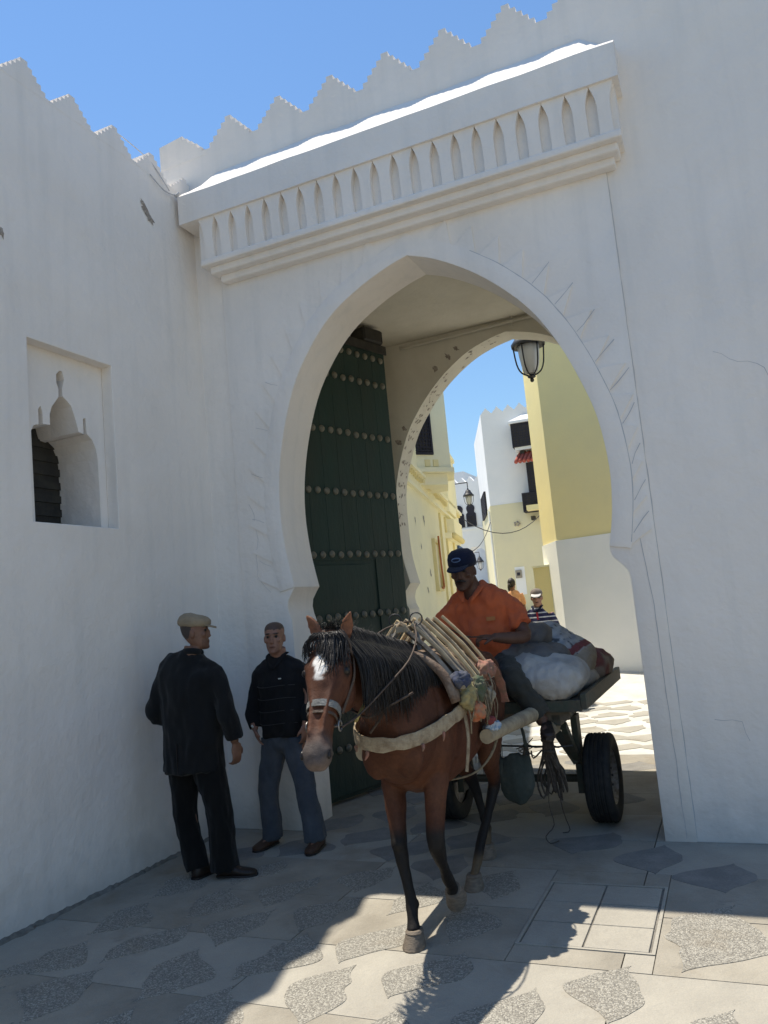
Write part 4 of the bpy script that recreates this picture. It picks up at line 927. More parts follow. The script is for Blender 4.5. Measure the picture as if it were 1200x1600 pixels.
for sg in (-1, 1):
    RT = lambda y, u, lift=0: V((HC + sg * (.025 + u * .26), y + u * .05, 1.505 - u * .30 - .04 * u * u + lift)) + V((sg * lift * .8, 0, 0))
    for y in (3.93, 4.45):
        bm = bmesh.new(); tube(bm, [RT(y, 0, .0), RT(y, .5, .012), RT(y, 1.0, 0)], [.016] * 3, 4, 3, flat=1.0, ref=(0, 1, 0)); fin(bm, 'side_board', M['greywood'], sd)
    bm = bmesh.new(); beam(bm, RT(3.90, .98, .02), RT(4.48, .98, .02), .028, .02); fin(bm, 'lower_rail', M['wood'], sd)
    for k in range(8):
        y = 3.965 + k * .064; bm = bmesh.new(); r1 = .0085 + .0045 * hr_.random(); lf = .022 + .024 * (k % 2) + .012 * hr_.random(); o = hr_.uniform(-.035, .035)
        tube(bm, [RT(y, -.02, lf), RT(y + o * .5, .5, lf + .008), RT(y + o, .97 + hr_.uniform(-.10, .05), lf)], r1, 7, 2, rounded=False)
        fin(bm, 'slat', M['palewood'] if k % 3 else M['wood'], sd, auto=50)
    bm = bmesh.new(); obox(bm, RT(4.02, .5, .03), (RT(4.02, 1, 0) - RT(4.02, 0, 0)) * .5, (0, .045, 0), (sg * .006, 0, .008)); fin(bm, 'plank', M['greywood'], sd)
    x = HC + sg * .062
    bm = bmesh.new(); c = V((x, 3.99, 1.565)); nrm = V((.25, -1, 0)).normalized(); u_ = V((1, .25, 0)).normalized()
    tube(bm, [c + u_ * .034 * math.cos(a) + V((0, 0, .034 * math.sin(a))) for a in [k * math.pi / 8 for k in range(17)]], .0042, 6, 1); fin(bm, 'ring', M['iron'], sd, smooth=True)
    bm = bmesh.new(); beam(bm, (x - sg * .006, 3.985, 1.54), (x + sg * .03, 3.93, 1.40), .022, .008, (0, 1, 0)); fin(bm, 'ring_strap', M['greyband'], sd)
bm = bmesh.new(); beam(bm, (HC, 3.90, 1.515), (HC, 4.49, 1.515), .05, .03); fin(bm, 'ridge_board', M['wood'], sd)
bm = bmesh.new()
for y in (3.93, 4.45): tube(bm, [(HC - .03, y, 1.50), (HC, y - .01, 1.545), (HC + .03, y, 1.50)], .016, 6)
fin(bm, 'ridge_lashing', M['strap'], sd)

# breast collar, girth, hanging strap
bc = root('breast_collar', 'wide cream canvas breast collar across the horse chest with ragged pink edge', 'harness', (HC, 3.7, 1.0))
CP = [(-1.345, 4.35, 1.12), (-1.36, 4.08, 1.085), (-1.395, 3.85, 1.04), (-1.46, 3.635, 1.00), (-1.59, 3.515, .985), (-1.73, 3.51, 1.0), (-1.82, 3.62, 1.03), (-1.89, 3.85, 1.06), (-1.92, 4.1, 1.08), (-1.935, 4.35, 1.12)]
def ribbon(bm, P_, w, th, upv=V((0, 0, 1)), sub=5, wob=0.0):
    Q = [V(p) for p in catmull(P_, sub)]; rg = []
    for i, c in enumerate(Q):
        d = (Q[min(i + 1, len(Q) - 1)] - Q[max(i - 1, 0)]).normalized(); s_ = d.cross(upv).normalized(); u = s_.cross(d).normalized()
        ww = w * (1 + wob * noise.noise(c * 14)); k = 6
        rg.append(ringverts(bm, c, s_ * th, u * ww / 2, n=10, e=.6))
    bridge(bm, rg)
bm = bmesh.new(); ribbon(bm, CP, .070, .007, wob=.3); fin(bm, 'chest_band', M['strap'], bc, auto=60)
M['pinkrag'] = mat('pink_rag', (.32, .15, .11), .95, (.20, .13, .09), 25, bump=.8)
for k in range(5):
    i = (1.1, 2.3, 3.0, 4.9, 5.6)[k]; a = V(catmull(CP, 4)[int(i * 4)]); bm = bmesh.new(); tube(bm, [a + V((0, -.012, -.035)), a + V((.005, -.02, -.05)), a + V((hr_.uniform(-.01, .01), -.022, -.062 - .015 * hr_.random()))], [.010, .008, .003], 5); fin(bm, 'ragged_tuft', M['pinkrag'], bc, smooth=True)
bm = bmesh.new(); ribbon(bm, [(-1.365, 4.02, 1.04), (-1.352, 4.0, .93), (-1.365, 3.98, .80), (-1.37, 3.97, .76)], .035, .006, V((0, 1, 0))); fin(bm, 'loose_strap_end', M['strap'], bc)
bm = bmesh.new(); ribbon(bm, [(-1.355, 4.60, .87), (-1.39, 4.48, .74), (-1.47, 4.36, .665), (-1.64, 4.30, .645), (-1.80, 4.36, .68), (-1.92, 4.5, .88)], .03, .006, V((0, 1, 0))); fin(bm, 'girth', M['rope'], bc)
bm = bmesh.new(); tube(bm, [(-1.62, 3.46, 1.20), (-1.60, 3.50, 1.14), (-1.66, 3.46, 1.05)], .006, 6); tube(bm, [(-1.46, 3.56, 1.22), (-1.56, 3.46, 1.17), (-1.64, 3.42, 1.13), (-1.75, 3.47, 1.16)], .006, 6)
fin(bm, 'neck_strap', M['leather'], bc, smooth=True)

def rag(c, r, seed, sq=(1, 1, 1), amp=.35, vox=.007):
    bm = bmesh.new(); ell(bm, c, (r[0], 0, 0), (0, r[1], 0), (0, 0, r[2]), 16, 10)
    return bm, (lambda p, n: min(r) * amp * (noise.noise(p * 30 + V((seed, 0, 0))) + .8 * abs(noise.noise(p * 55 + V((0, seed, 0))))))
def ragobj(name, label, c, r, seed, m, amp=.5, extra=None):
    bm, d = rag(c, r, seed, amp=amp)
    if extra: extra(bm)
    o = remeshed(bm, name, m, None, .007, 1, disp=d); 
    if label: tag(o, label, 'rag')
    return o
M['bluecloth'] = mat('blue_rag', (.045, .055, .10), .95, (.10, .10, .10), 20, bump=.8)
M['yellowcloth'] = mat('yellow_rag', (.34, .28, .13), .95, (.20, .17, .09), 20, bump=.8)
M['orange'] = mat('orange_plastic', (.45, .13, .055), .6, (.30, .19, .11), 30, bump=.4)
M['whiterag'] = mat('off_white_rag', (.38, .34, .26), .95, (.22, .18, .13), 20, bump=.8)
M['greenrag'] = mat('green_rag', (.07, .10, .06), .95, (.13, .12, .08), 20, bump=.8)
M['bluewhite'] = mat('blue_white_rag', (.20, .30, .42), .9, (.45, .48, .50), 45, .45, .55, bump=.8)
ragobj('rag', 'dark blue cloth tied at the lower front edge of the saddle slats', (-1.365, 4.0, 1.225), (.045, .085, .04), 1, M['bluecloth'])
ragobj('rag', 'dusty yellow padded cloth hanging below the saddle slats', (-1.338, 4.02, 1.14), (.04, .07, .075), 2, M['yellowcloth'])
ragobj('rag', 'round orange bundle below the yellow cloth at the horse shoulder', (-1.312, 4.07, 1.055), (.045, .055, .05), 3, M['orange'], .35)
ragobj('rag', 'green knotted rag between yellow cloth and saddle rail', (-1.325, 4.17, 1.16), (.035, .06, .065), 4, M['greenrag'])
ragobj('rag', 'salmon pink rag tied at the rear lower corner of the slats', (-1.335, 4.37, 1.24), (.045, .075, .05), 5, M['pinkrag'])
ragobj('rag', 'off white rag tuft dangling behind the orange bundle', (-1.31, 4.32, 1.11), (.03, .04, .04), 6, M['whiterag'])
ragobj('rag', 'small maroon rag knot above the end of the right shaft', (-1.315, 4.30, .97), (.03, .035, .022), 8, mat('maroon_rag', (.20, .05, .05), .95, bump=.8))
ragobj('rag', 'blue and white striped rag wound on the end of the right shaft', (-1.325, 4.36, .925), (.035, .08, .032), 7, M['bluewhite'], .6)
bm = bmesh.new(); ribbon(bm, [(-1.40, 4.47, 1.30), (-1.37, 4.62, 1.24), (-1.36, 4.74, 1.12), (-1.36, 4.8, 1.0)], .05, .006, V((1, 0, .2)), wob=.6)
tag(fin(bm, 'crupper_cloth', M['pinkrag']), 'worn pinkish cloth strip trailing from the saddle over the flank', 'cloth')
bm = bmesh.new()
for k in range(26):
    a = V((-1.335 + hr_.uniform(-.02, .03), hr_.uniform(3.98, 4.40), hr_.uniform(1.1, 1.26))); b = a + V((hr_.uniform(-.01, .03), hr_.uniform(-.05, .08), -hr_.uniform(.08, .22)))
    tube(bm, [a, (a + b) / 2 + V((hr_.uniform(.0, .03), 0, .01)), b], hr_.choice((.002, .0035, .005)), 5, 3)
tag(fin(bm, 'harness_strings', M['rope'], smooth=True), 'tangle of strings and cords knotted below the saddle slats', 'cords', kind='stuff')

# ------------------------------------------------------------------ cart
M['cartwood'] = mat('cart_planks', (.10, .085, .065), .85, (.16, .13, .10), 8, bump=.5, bs=40)
M['cartiron'] = mat('painted_cart_iron', (.035, .048, .036), .6, (.07, .055, .04), 14, bump=.4, bs=40, spec=.45)
M['tyre'] = mat('tyre_rubber', (.016, .016, .017), .8, (.03, .029, .027), 14, bump=.3, bs=60)
cart = root('cart', 'two wheeled flat bed cart with dark iron frame and car tyres', 'cart', (-1.6, 5.88, 0))
def cb(name, x0, x1, y0, y1, z0, z1, m, bev=.003): return bxo(name, x0, x1, y0, y1, z0, z1, m, cart, bev)
for k in range(8): cb('plank', -2.2 + .15 * k + .003, -2.05 + .15 * k - .003, 5.30, 6.92, .905 + .003 * (k % 2), .928 + .003 * (k % 2), M['cartwood'])
cb('front_beam', -2.22, -.985, 5.24, 5.295, .86, .935, M['cartiron']); cb('rear_beam', -2.22, -.985, 6.925, 6.98, .86, .96, M['cartiron'])
for x in (-2.255, -.983): cb('side_rail', x, x + .035, 5.24, 6.98, .872, .972, M['cartiron'])
for y in (5.6, 6.1, 6.55): cb('cross_beam', -2.2, -1.0, y, y + .06, .84, .902, M['cartiron'])
for x in (-2.08, -1.2): cb('chassis_beam', x, x + .06, 5.3, 6.9, .765, .838, M['cartiron'])
cb('front_step', -1.95, -1.08, 5.30, 5.345, .80, .857, M['cartwood'])
for x in (-2.07, -1.17):
    cb('axle_plate', x, x + .045, 5.76, 5.88, .22, .763, M['cartiron'])
    bm = bmesh.new(); beam(bm, (x + .02, 5.42, .75), (x + .02, 5.80, .42), .04, .05); beam(bm, (x - .14 if x > -1.6 else x + .18, 5.7, .74), (x + .02, 5.74, .44), .03, .06); fin(bm, 'brace', M['cartiron'], cart)
bm = bmesh.new(); tube(bm, [(-2.2, 5.88, .30), (-.98, 5.88, .30)], .028, 10); fin(bm, 'axle', M['cartiron'], cart)
bm = bmesh.new()
for x in (-1.9, -1.45, -1.3): tube(bm, [(x, 5.4, .84), (x + .03, 5.45, .62), (x + .18, 5.5, .60)], .006, 5)
tube(bm, [(-1.95, 5.5, .62), (-1.2, 5.45, .60)], .007, 5)
fin(bm, 'rod', M['iron'], cart)
def wheel(xc, sg):
    w_ = bmesh.new(); A = V((1, 0, 0)); c = V((xc, 5.88, .308))
    prof = [(.185, -.075), (.22, -.088), (.27, -.095), (.295, -.086), (.303, -.075)]
    for gx in (-.045, -.015, .015, .045): prof += [(.306, gx - .010), (.297, gx - .006), (.297, gx + .006), (.306, gx + .010)]
    prof += [(.303, .075), (.295, .086), (.27, .095), (.22, .088), (.185, .075)]
    lathe(w_, c, prof, A, 44, cap=False); t = fin(w_, 'tyre', M['tyre'], cart, auto=35)
    w_ = bmesh.new(); lathe(w_, c, [(.001, .02 * sg), (.05, .045 * sg), (.075, .04 * sg), (.10, .01 * sg), (.14, .0), (.165, .02 * sg), (.188, .075 * sg), (.192, .07 * sg), (.19, -.06 * sg), (.001, -.05 * sg)], A, 28); rim = fin(w_, 'rim', M['steel'], cart, auto=35)
    for k in range(5):
        a = 2 * math.pi * k / 5; w_ = bmesh.new(); q = c + V((.048 * sg, .06 * math.cos(a), .06 * math.sin(a))); tube(w_, [q, q + V((.014 * sg, 0, 0))], .009, 6, 1); fin(w_, 'bolt', M['iron'], rim)
wheel(-1.005, 1); wheel(-2.155, -1)
for P_, rr in (([(-1.925, 3.9, .875), (-1.945, 4.5, .885), (-1.96, 5.0, .87), (-1.98, 5.5, .856)], [.042, .047, .055, .058]), ([(-1.335, 4.26, .885), (-1.32, 4.7, .875), (-1.30, 5.05, .866), (-1.285, 5.45, .856)], [.040, .043, .048, .051])):
    bm = bmesh.new(); tube(bm, P_, rr, 14, 4); s_ = fin(bm, 'shaft', M['wood'], cart, auto=50)
bm = bmesh.new(); tube(bm, [(-1.22, 5.28, .745), (-1.22, 5.5, .745)], .052, 12, 1); fin(bm, 'crossbar_end', M['wood'], cart, auto=50)

# ropes and bags hanging under the cart
rp = root('rope_bundle', 'tangled bundle of brown ropes hanging from the cart front', 'rope', (-1.25, 5.42, .7))
for k in range(22):
    a = V((-1.27 + hr_.uniform(-.03, .03), 5.40 + hr_.uniform(-.03, .03), .70)); b = hr_.uniform(.20, .34); sx = hr_.uniform(-.085, .10); ln = hr_.uniform(.26, .46)
    bm = bmesh.new(); m_ = a + V((sx * .25, 0, -.14))
    tube(bm, [a, m_, a + V((sx, hr_.uniform(-.03, .03), -ln * .75)), a + V((sx * .8 + .02, 0, -ln)), a + V((sx * .4 + .03, .01, -ln * .7)), m_ + V((.012, 0, 0)), a + V((.01, 0, -.01))], .0065, 6, 3)
    fin(bm, 'rope_loop', M['drope'], rp, smooth=True)
bm = bmesh.new(); tube(bm, [(-1.27, 5.40, .5), (-1.30, 5.38, .25), (-1.27, 5.34, .12), (-1.33, 5.32, .05), (-1.30, 5.30, .012), (-1.24, 5.30, .03)], .0035, 6); tube(bm, [(-1.25, 5.40, .5), (-1.21, 5.38, .2), (-1.17, 5.34, .09), (-1.22, 5.34, .07)], .0035, 6); fin(bm, 'trailing_rope', M['drope'], rp, smooth=True)
bm = bmesh.new()
for z in (.70, .66, .585): tube(bm, [V((-1.265 + .035 * math.cos(a), 5.40 + .035 * math.sin(a), z + .004 * math.sin(3 * a))) for a in [k * math.pi / 5 for k in range(11)]], .013, 6, 1)
fin(bm, 'rope_knot', M['drope'], rp, smooth=True)
bm = bmesh.new(); tube(bm, [(-1.30, 5.36, .60), (-1.36, 5.34, .55), (-1.37, 5.34, .60)], .006, 6); fin(bm, 'iron_hook', M['iron'], rp)
M['tarp'] = mat('green_grey_canvas', (.050, .062, .056), .9, (.08, .09, .08), 6, bump=.5, bs=40)
bm = bmesh.new(); ell(bm, (-1.49, 5.33, .42), (.125, 0, .03), (0, .07, 0), (-.02, 0, .17), 20, 14); tube(bm, [(-1.60, 5.33, .45), (-1.64, 5.30, .62), (-1.60, 5.28, .84)], [(.05, .06), (.06, .05), (.05, .03)], 12); tube(bm, [(-1.42, 5.33, .5), (-1.40, 5.32, .62), (-1.42, 5.32, .84)], [(.035, .05), (.012, .02), (.01, .01)], 10)
tag(remeshed(bm, 'feed_bag', M['tarp'], None, .011, 2, disp=lambda p, n: .010 * noise.noise(V((p.x * 22, p.y * 10, p.z * 5))) + .004 * noise.noise(p * 40)), 'sagging grey green canvas feed bag slung below the cart front', 'bag')
bm = bmesh.new()
for k in range(22):
    a = V((-1.42 + hr_.uniform(-.03, .05), 5.31, .60 + hr_.uniform(-.03, .04))); tube(bm, [a, a + V((hr_.uniform(-.05, .05), hr_.uniform(-.02, .02), hr_.uniform(-.04, .05)))], .003, 4, 1)
tag(fin(bm, 'frayed_cords', M['drope']), 'frayed dark cord ends at the mouth of the canvas feed bag', 'cords', kind='stuff')

# ------------------------------------------------------------------ sacks on the cart
def sack(name, label, c, ax, ay, az, m, seed, amp=.02, pinch=.25, colf=None, vox=.013, freq=8.0):
    """stuffed sack: flattened cushion with pinched corners and folds"""
    bm = bmesh.new(); ax, ay, az = V(ax), V(ay), V(az); n = 24; mm_ = 14; rows = []
    for j in range(mm_ + 1):
        f = -math.pi / 2 + math.pi * j / mm_; rows.append([])
        for i in range(n):
            t = 2 * math.pi * i / n
            cx, sx = math.cos(t), math.sin(t); e = .55; X = math.copysign(abs(cx) ** e, cx) * max(math.cos(f), .001) ** .45; Y = math.copysign(abs(sx) ** e, sx) * max(math.cos(f), .001) ** .45
            Z = math.sin(f) * (1 - pinch * (abs(X * Y)) ** 1.2)
            rows[-1].append(bm.verts.new(V(c) + ax * X + ay * Y + az * Z))
    bridge(bm, rows)
    d = lambda p, q: amp * (noise.noise(p * freq + V((seed, 0, 0))) * .9 + .7 * abs(noise.noise(V((p.x * freq * 2.2, p.y * freq, p.z * freq * 1.3)) + V((0, seed, 0)))) + .25 * noise.noise(p * freq * 5))
    o = remeshed(bm, name, m, None, vox, 2, disp=d, colf=colf)
    tag(o, label, 'sack'); return o
M['sackgrey'] = mat('pale_grey_sacking', (.44, .425, .40), .8, (.31, .29, .265), 4, bump=.6, bs=150, spec=.35)
M['sackdark'] = mat('charcoal_tarpaulin', (.105, .10, .098), .75, (.15, .143, .137), 5, bump=.5, bs=40, spec=.4)
M['sackcol'] = mat('printed_sack', (1, 1, 1), .8, vcol=True, bump=.6, bs=140, fine=.1, fs=30)
sack('sack', 'bulging pale grey sack with pinched corner at the front edge of the cart', (-1.245, 5.49, 1.085), (.265, -.05, -.055), (.03, .27, .02), (.05, 0, .135), M['sackgrey'], 2, .022)
sack('sack', 'smooth charcoal tarpaulin bundle lying over the pale grey sack', (-1.37, 5.66, 1.225), (.24, -.03, -.06), (.03, .24, .02), (.03, 0, .075), M['sackdark'], 5, .025, .35)
sack('sack', 'upper dark tarpaulin roll behind the driver elbow', (-1.44, 5.88, 1.35), (.18, -.02, -.05), (.02, .18, 0), (.02, 0, .095), M['sackdark'], 9, .022, .3)
def bluewhite(p, n):
    k = .5 + .5 * math.sin((p.x * .9 - p.z * 1.0) * 60 + 3 * noise.noise(p * 8)); c = mixc((.27, .30, .34), (.40, .42, .44), k)
    if noise.noise(p * 22) > .42: c = (.08, .09, .11)
    w = (p.x + 1.17) * .7 - (p.z - 1.24) * 1.0
    if 0.035 < w < .10: c = (.20, .06, .07)
    elif w >= .11: c = (.34, .31, .27)
    return c
sack('sack', 'faded blue and white printed sack with dark red band on top of the load', (-1.24, 6.12, 1.19), (.21, 0, -.15), (.02, .24, 0), (.075, 0, .14), M['sackcol'], 12, .02, .3, bluewhite)
def maroon(p, n):
    k = noise.noise(p * 7 + V((4, 0, 0))); c = mixc((.19, .075, .08), (.26, .22, .20), sm(-.05, .2, k + (1.06 - p.z) * 1.5 - .1)); return c
sack('sack', 'maroon and grey printed sack at the rear right corner of the cart', (-1.06, 6.42, 1.055), (.11, .0, -.02), (.02, .24, 0), (.0, 0, .12), M['sackcol'], 15, .022, .3, maroon)
sack('sack', 'brownish grey sack wedged low behind the pale front sack', (-1.12, 5.98, 1.0), (.12, 0, -.01), (.02, .26, 0), (0, 0, .07), M['sackgrey'], 19, .018, .3)
sack('sack', 'far side grey sack beneath the driver', (-1.78, 5.75, 1.06), (.32, 0, 0), (0, .36, 0), (0, 0, .115), M['sackgrey'], 23, .02, .2)
# ------------------------------------------------------------------ people
Z = V((0, 0, 1))
def folds(seed, amp, fx=(14, 14, 5)):
    def f(p, n):
        q = V((p.x * fx[0], p.y * fx[1], p.z * fx[2])) + V((seed, seed * .7, 0))
        return amp * (noise.noise(q) + .6 * noise.noise(q * 2.3) - .5 * abs(noise.noise(q * 1.4 + V((3, 3, 3)))))
    return f
def head_bm(bm, c, f, tilt=(0, 0, 0), k=1.0):
    """head with jaw, nose, brow, lips and ears; f = facing direction"""
    f = V(f).normalized(); u = (Z + V(tilt)).normalized(); f = (f - u * f.dot(u)).normalized(); s_ = u.cross(f)   # s_ = person's left
    c = V(c); P = lambda h, a, b: c + u * h * k + s_ * a * k + f * b * k
    prof = [(-.120, .016, .080, -.048), (-.112, .032, .088, -.02), (-.095, .047, .092, .015), (-.07, .058, .092, .045), (-.04, .064, .089, .07), (-.005, .069, .087, .090), (.03, .073, .088, .099), (.06, .075, .086, .101), (.09, .067, .070, .088), (.108, .050, .048, .064), (.118, .026, .022, .032), (.121, .006, .006, .008)]
    rg = []
    for h, w, yf, yb in [tuple(q) for q in catmull(prof, 2)]:
        m_ = (yf - yb) / 2; r_ = (yf + yb) / 2; rg.append(ringverts(bm, P(h, 0, m_), s_ * w * k, f * r_ * k, n=20, e=.92))
    bridge(bm, rg)
    ell(bm, P(-.010, 0, .093), s_ * .011 * k, f * .014 * k, u * .028 * k); ell(bm, P(-.030, 0, .097), s_ * .016 * k, f * .014 * k, u * .010 * k)   # nose
    ell(bm, P(.032, 0, .080), s_ * .052 * k, f * .014 * k, u * .010 * k)      # brow
    ell(bm, P(-.062, 0, .088), s_ * .024 * k, f * .010 * k, u * .006 * k); ell(bm, P(-.073, 0, .086), s_ * .020 * k, f * .010 * k, u * .006 * k)  # lips
    ell(bm, P(-.104, 0, .082), s_ * .022 * k, f * .014 * k, u * .014 * k)     # chin
    for sg in (-1, 1):
        ell(bm, P(-.018, sg * .045, .066), s_ * .022 * k, f * .018 * k, u * .018 * k)  # cheekbone
        ell(bm, P(-.008, sg * .076, -.008), s_ * .010 * k, f * .018 * k + s_ * sg * .006 * k, u * .031 * k, 10, 8)   # ear
    return P, s_, f, u
def hand_bm(bm, wr, d, n, s_, curl=.5, k=1.0, thumb=1):
    """palm and five bent fingers; d = along the hand, n = back of the hand, s_ = across, thumb side = thumb * s_"""
    wr = V(wr); d = V(d).normalized(); n = V(n); n = (n - d * n.dot(d)).normalized(); s_ = d.cross(n) if s_ is None else V(s_); s_ = (s_ - d * s_.dot(d) - n * s_.dot(n)).normalized()
    ell(bm, wr + d * .048 * k, d * .054 * k, s_ * .041 * k, n * .016 * k, 16, 10)
    tube(bm, [wr - d * .05 * k, wr, wr + d * .03 * k], [(.026 * k, .022 * k), (.026 * k, .019 * k), (.032 * k, .016 * k)], 12, 2, ref=s_)
    for i, (L_, o) in enumerate(((.066, -.029), (.078, -.0100), (.083, .0100), (.074, .029))):
        o2 = -o * thumb; b = wr + d * .088 * k + s_ * o2 * k; p = [b - d * .025 * k, b]; a = 0; q = b
        for seg in (.45, .32, .23):
            a += curl * .75 + .05 * i; q = q + (d * math.cos(a) - n * math.sin(a)) * L_ * seg * k; p.append(q)
        tube(bm, p, [.0095 * k, .0092 * k, .0085 * k, .008 * k, .0068 * k], 8, 2, rounded=True)
    b = wr + d * .025 * k + s_ * thumb * .032 * k; t1 = b + (d * .75 + s_ * thumb * .65 - n * .25).normalized() * .036 * k; t2 = t1 + (d * .9 + s_ * thumb * .15 - n * (.2 + curl * .5)).normalized() * .030 * k
    tube(bm, [b - d * .012 * k, b, t1, t2], [.013 * k, .013 * k, .0105 * k, .0085 * k], 8, 2, rounded=True)
def skinmat(name, a, b): return mat(name, a, .55, vcol=True, bump=.2, bs=160, fine=.08, fs=70, spec=.35)
M['skin'] = skinmat('skin', (1, 1, 1), (1, 1, 1))
def cloth(name, a, b=None, **k): return mat(name, a, .92, b or tuple(x * .75 for x in a), 9, bump=.55, bs=240, spec=.15, sheen=.1, **k)
M['suit'] = cloth('black_suit_cloth', (.013, .014, .015)); M['trouser'] = cloth('black_trouser_cloth', (.009, .009, .009))
M['shoe'] = mat('dark_shoe_leather', (.020, .014, .011), .45, (.035, .022, .016), 20, bump=.3)
M['tan'] = cloth('tan_cap_cloth', (.36, .285, .19)); M['denim'] = cloth('blue_denim', (.060, .070, .088), (.085, .095, .112))
M['brownshoe'] = mat('brown_sandal_leather', (.085, .040, .022), .6, (.05, .025, .015), 20, bump=.4)
M['sweater'] = mat('black_jersey', (.008, .0085, .010), .95, (.013, .013, .015), 9, bump=.4, bs=200)
M['stripegrey'] = cloth('grey_stripe', (.05, .05, .05)); M['navycap'] = cloth('navy_cap_cloth', (.010, .015, .038)); M['badge'] = cloth('pale_blue_badge', (.12, .19, .34))
M['orangeshirt'] = cloth('orange_polo_cloth', (.56, .125, .045), (.46, .10, .04)); M['khaki'] = cloth('dark_khaki_cloth', (.040, .040, .034), (.055, .053, .044))
M['peach'] = cloth('peach_shirt_cloth', (.78, .42, .24)); M['button'] = mat('pale_button', (.6, .6, .55), .5)
M['capgrey'] = cloth('beige_cap_cloth', (.24, .20, .17)); M['capwhite'] = cloth('white_visor_cloth', (.62, .60, .57)); M['lens'] = mat('dark_lens', (.01, .01, .012), .1, spec=.8)
M['red'] = cloth('red_placket', (.40, .03, .05)); M['hairdk'] = mat('dark_brown_hair', (.012, .009, .008), .55, bump=.4, bs=90, spec=.5)
def stripe_mat():
    m = cloth('navy_and_white_striped_jersey', (.035, .035, .085)); n = m.node_tree; L = n.links.new; b = n.nodes['Principled BSDF']; src = b.inputs['Base Color'].links[0].from_socket
    tc = n.nodes.new('ShaderNodeTexCoord'); sp = n.nodes.new('ShaderNodeSeparateXYZ'); L(tc.outputs['Object'], sp.inputs[0])
    m1 = n.nodes.new('ShaderNodeMath'); m1.operation = 'MULTIPLY'; m1.inputs[1].default_value = 1 / .066; L(sp.outputs['Z'], m1.inputs[0])
    fr = n.nodes.new('ShaderNodeMath'); fr.operation = 'FRACT'; L(m1.outputs[0], fr.inputs[0])
    lt = n.nodes.new('ShaderNodeMath'); lt.operation = 'LESS_THAN'; lt.inputs[1].default_value = .26; L(fr.outputs[0], lt.inputs[0])
    mx = n.nodes.new('ShaderNodeMix'); mx.data_type = 'RGBA'; L(lt.outputs[0], mx.inputs[0]); L(src, mx.inputs[6]); mx.inputs[7].default_value = (.62, .62, .64, 1); L(mx.outputs[2], b.inputs['Base Color']); return m
M['stripes'] = stripe_mat()
def facecol(skin, hair, P, s_, f, u, k, hairline=.055, back=-.03, beard=0.0, brow=True, moustache=False, hc=None):
    c0 = P(0, 0, 0)
    def col(p, n):
        q = p - c0; h = q.dot(u) / k; a = q.dot(s_) / k; b = q.dot(f) / k
        c = mixc(skin, tuple(x * .86 for x in skin), sm(-.2, .5, noise.noise(p * 18)))
        if h < -.2 or abs(a) > .12 or abs(b) > .2: return c
        if b > .05:
            c = mixc(tuple(x * .35 for x in skin), c, sm(.7, 1.25, math.hypot((abs(a) - .030) / .016, (h - .012) / .009)))   # eye sockets
            if brow: c = mixc(hair, c, sm(.75, 1.2, math.hypot((abs(a) - .032) / .022, (h - .034) / .0055)))
            c = mixc((skin[0] * .75, skin[1] * .5, skin[2] * .5), c, sm(.8, 1.2, math.hypot(a / .024, (h + .067) / .009)))
            c = mixc((.015, .008, .006), c, sm(.8, 1.2, math.hypot(a / .022, (h + .0675) / .0022)))
            if moustache: c = mixc(hair, c, sm(.8, 1.2, math.hypot(a / .032, (h + .052) / .009)))
            if beard: c = mixc(c, tuple(x * .45 for x in skin), beard * sm(-.03, -.06, h))
        hl = hairline if b > -.0 else hairline + (back - hairline) * sm(0, -.05, b)
        if h + (.35 * a * a / .006 * .012 if b > 0 else 0) > hl + .012 * noise.noise(p * 60) and not (abs(a) > .079): c = mixc(c, hc or hair, .95)
        return c
    return col
def leg_garment(bm, hip, kn, an, r0=.092, r1=.070, r2=.072, ref=(1, 0, 0), hem=None):
    tube(bm, [V(hip) + Z * .06, V(hip) - Z * .04, (V(hip) + V(kn)) / 2, V(kn), (V(kn) + V(an)) / 2, V(an)], [r0 * .95, r0, (r0 + r1) / 2, r1, (r1 + r2) / 2 * .99, (r2, r2 * 1.15)], 16, 3, ref=ref)
def shoe(c, d, m, par, L_=.27, sole=True):
    d = V((d[0], d[1], 0)).normalized(); s_ = V((-d.y, d.x, 0)); c = V((c[0], c[1], 0)); bm = bmesh.new(); rg = []
    for t, w, h in ((-.075, .020, .045), (-.065, .034, .075), (-.03, .039, .085), (.03, .040, .072), (.08, .046, .052), (.13, .048, .042), (.17, .038, .035), (.19, .018, .026)):
        rg.append(ringverts(bm, c + d * t * L_ / .27 + Z * (h / 2 + .006), s_ * w, Z * h / 2, n=14, e=.75))
    bridge(bm, rg); o = fin(bm, 'shoe', m, par, smooth=True)
    bm = bmesh.new(); rg = []
    for t, w in ((-.08, .022), (-.065, .037), (0, .041), (.1, .051), (.16, .044), (.195, .018)):
        rg.append(ringverts(bm, c + d * t * L_ / .27 + Z * .008, s_ * w, Z * .008, n=12, e=.5))
    bridge(bm, rg); fin(bm, 'sole', M['hairdk'], o)
    return o
def eyes(P, s_, f, u, k, par):
    for sg in (-1, 1):
        bm = bmesh.new(); ball(bm, P(.012, sg * .031, .0735), .0125 * k, 10); fin(bm, 'eye', M['eye'], par, smooth=True)

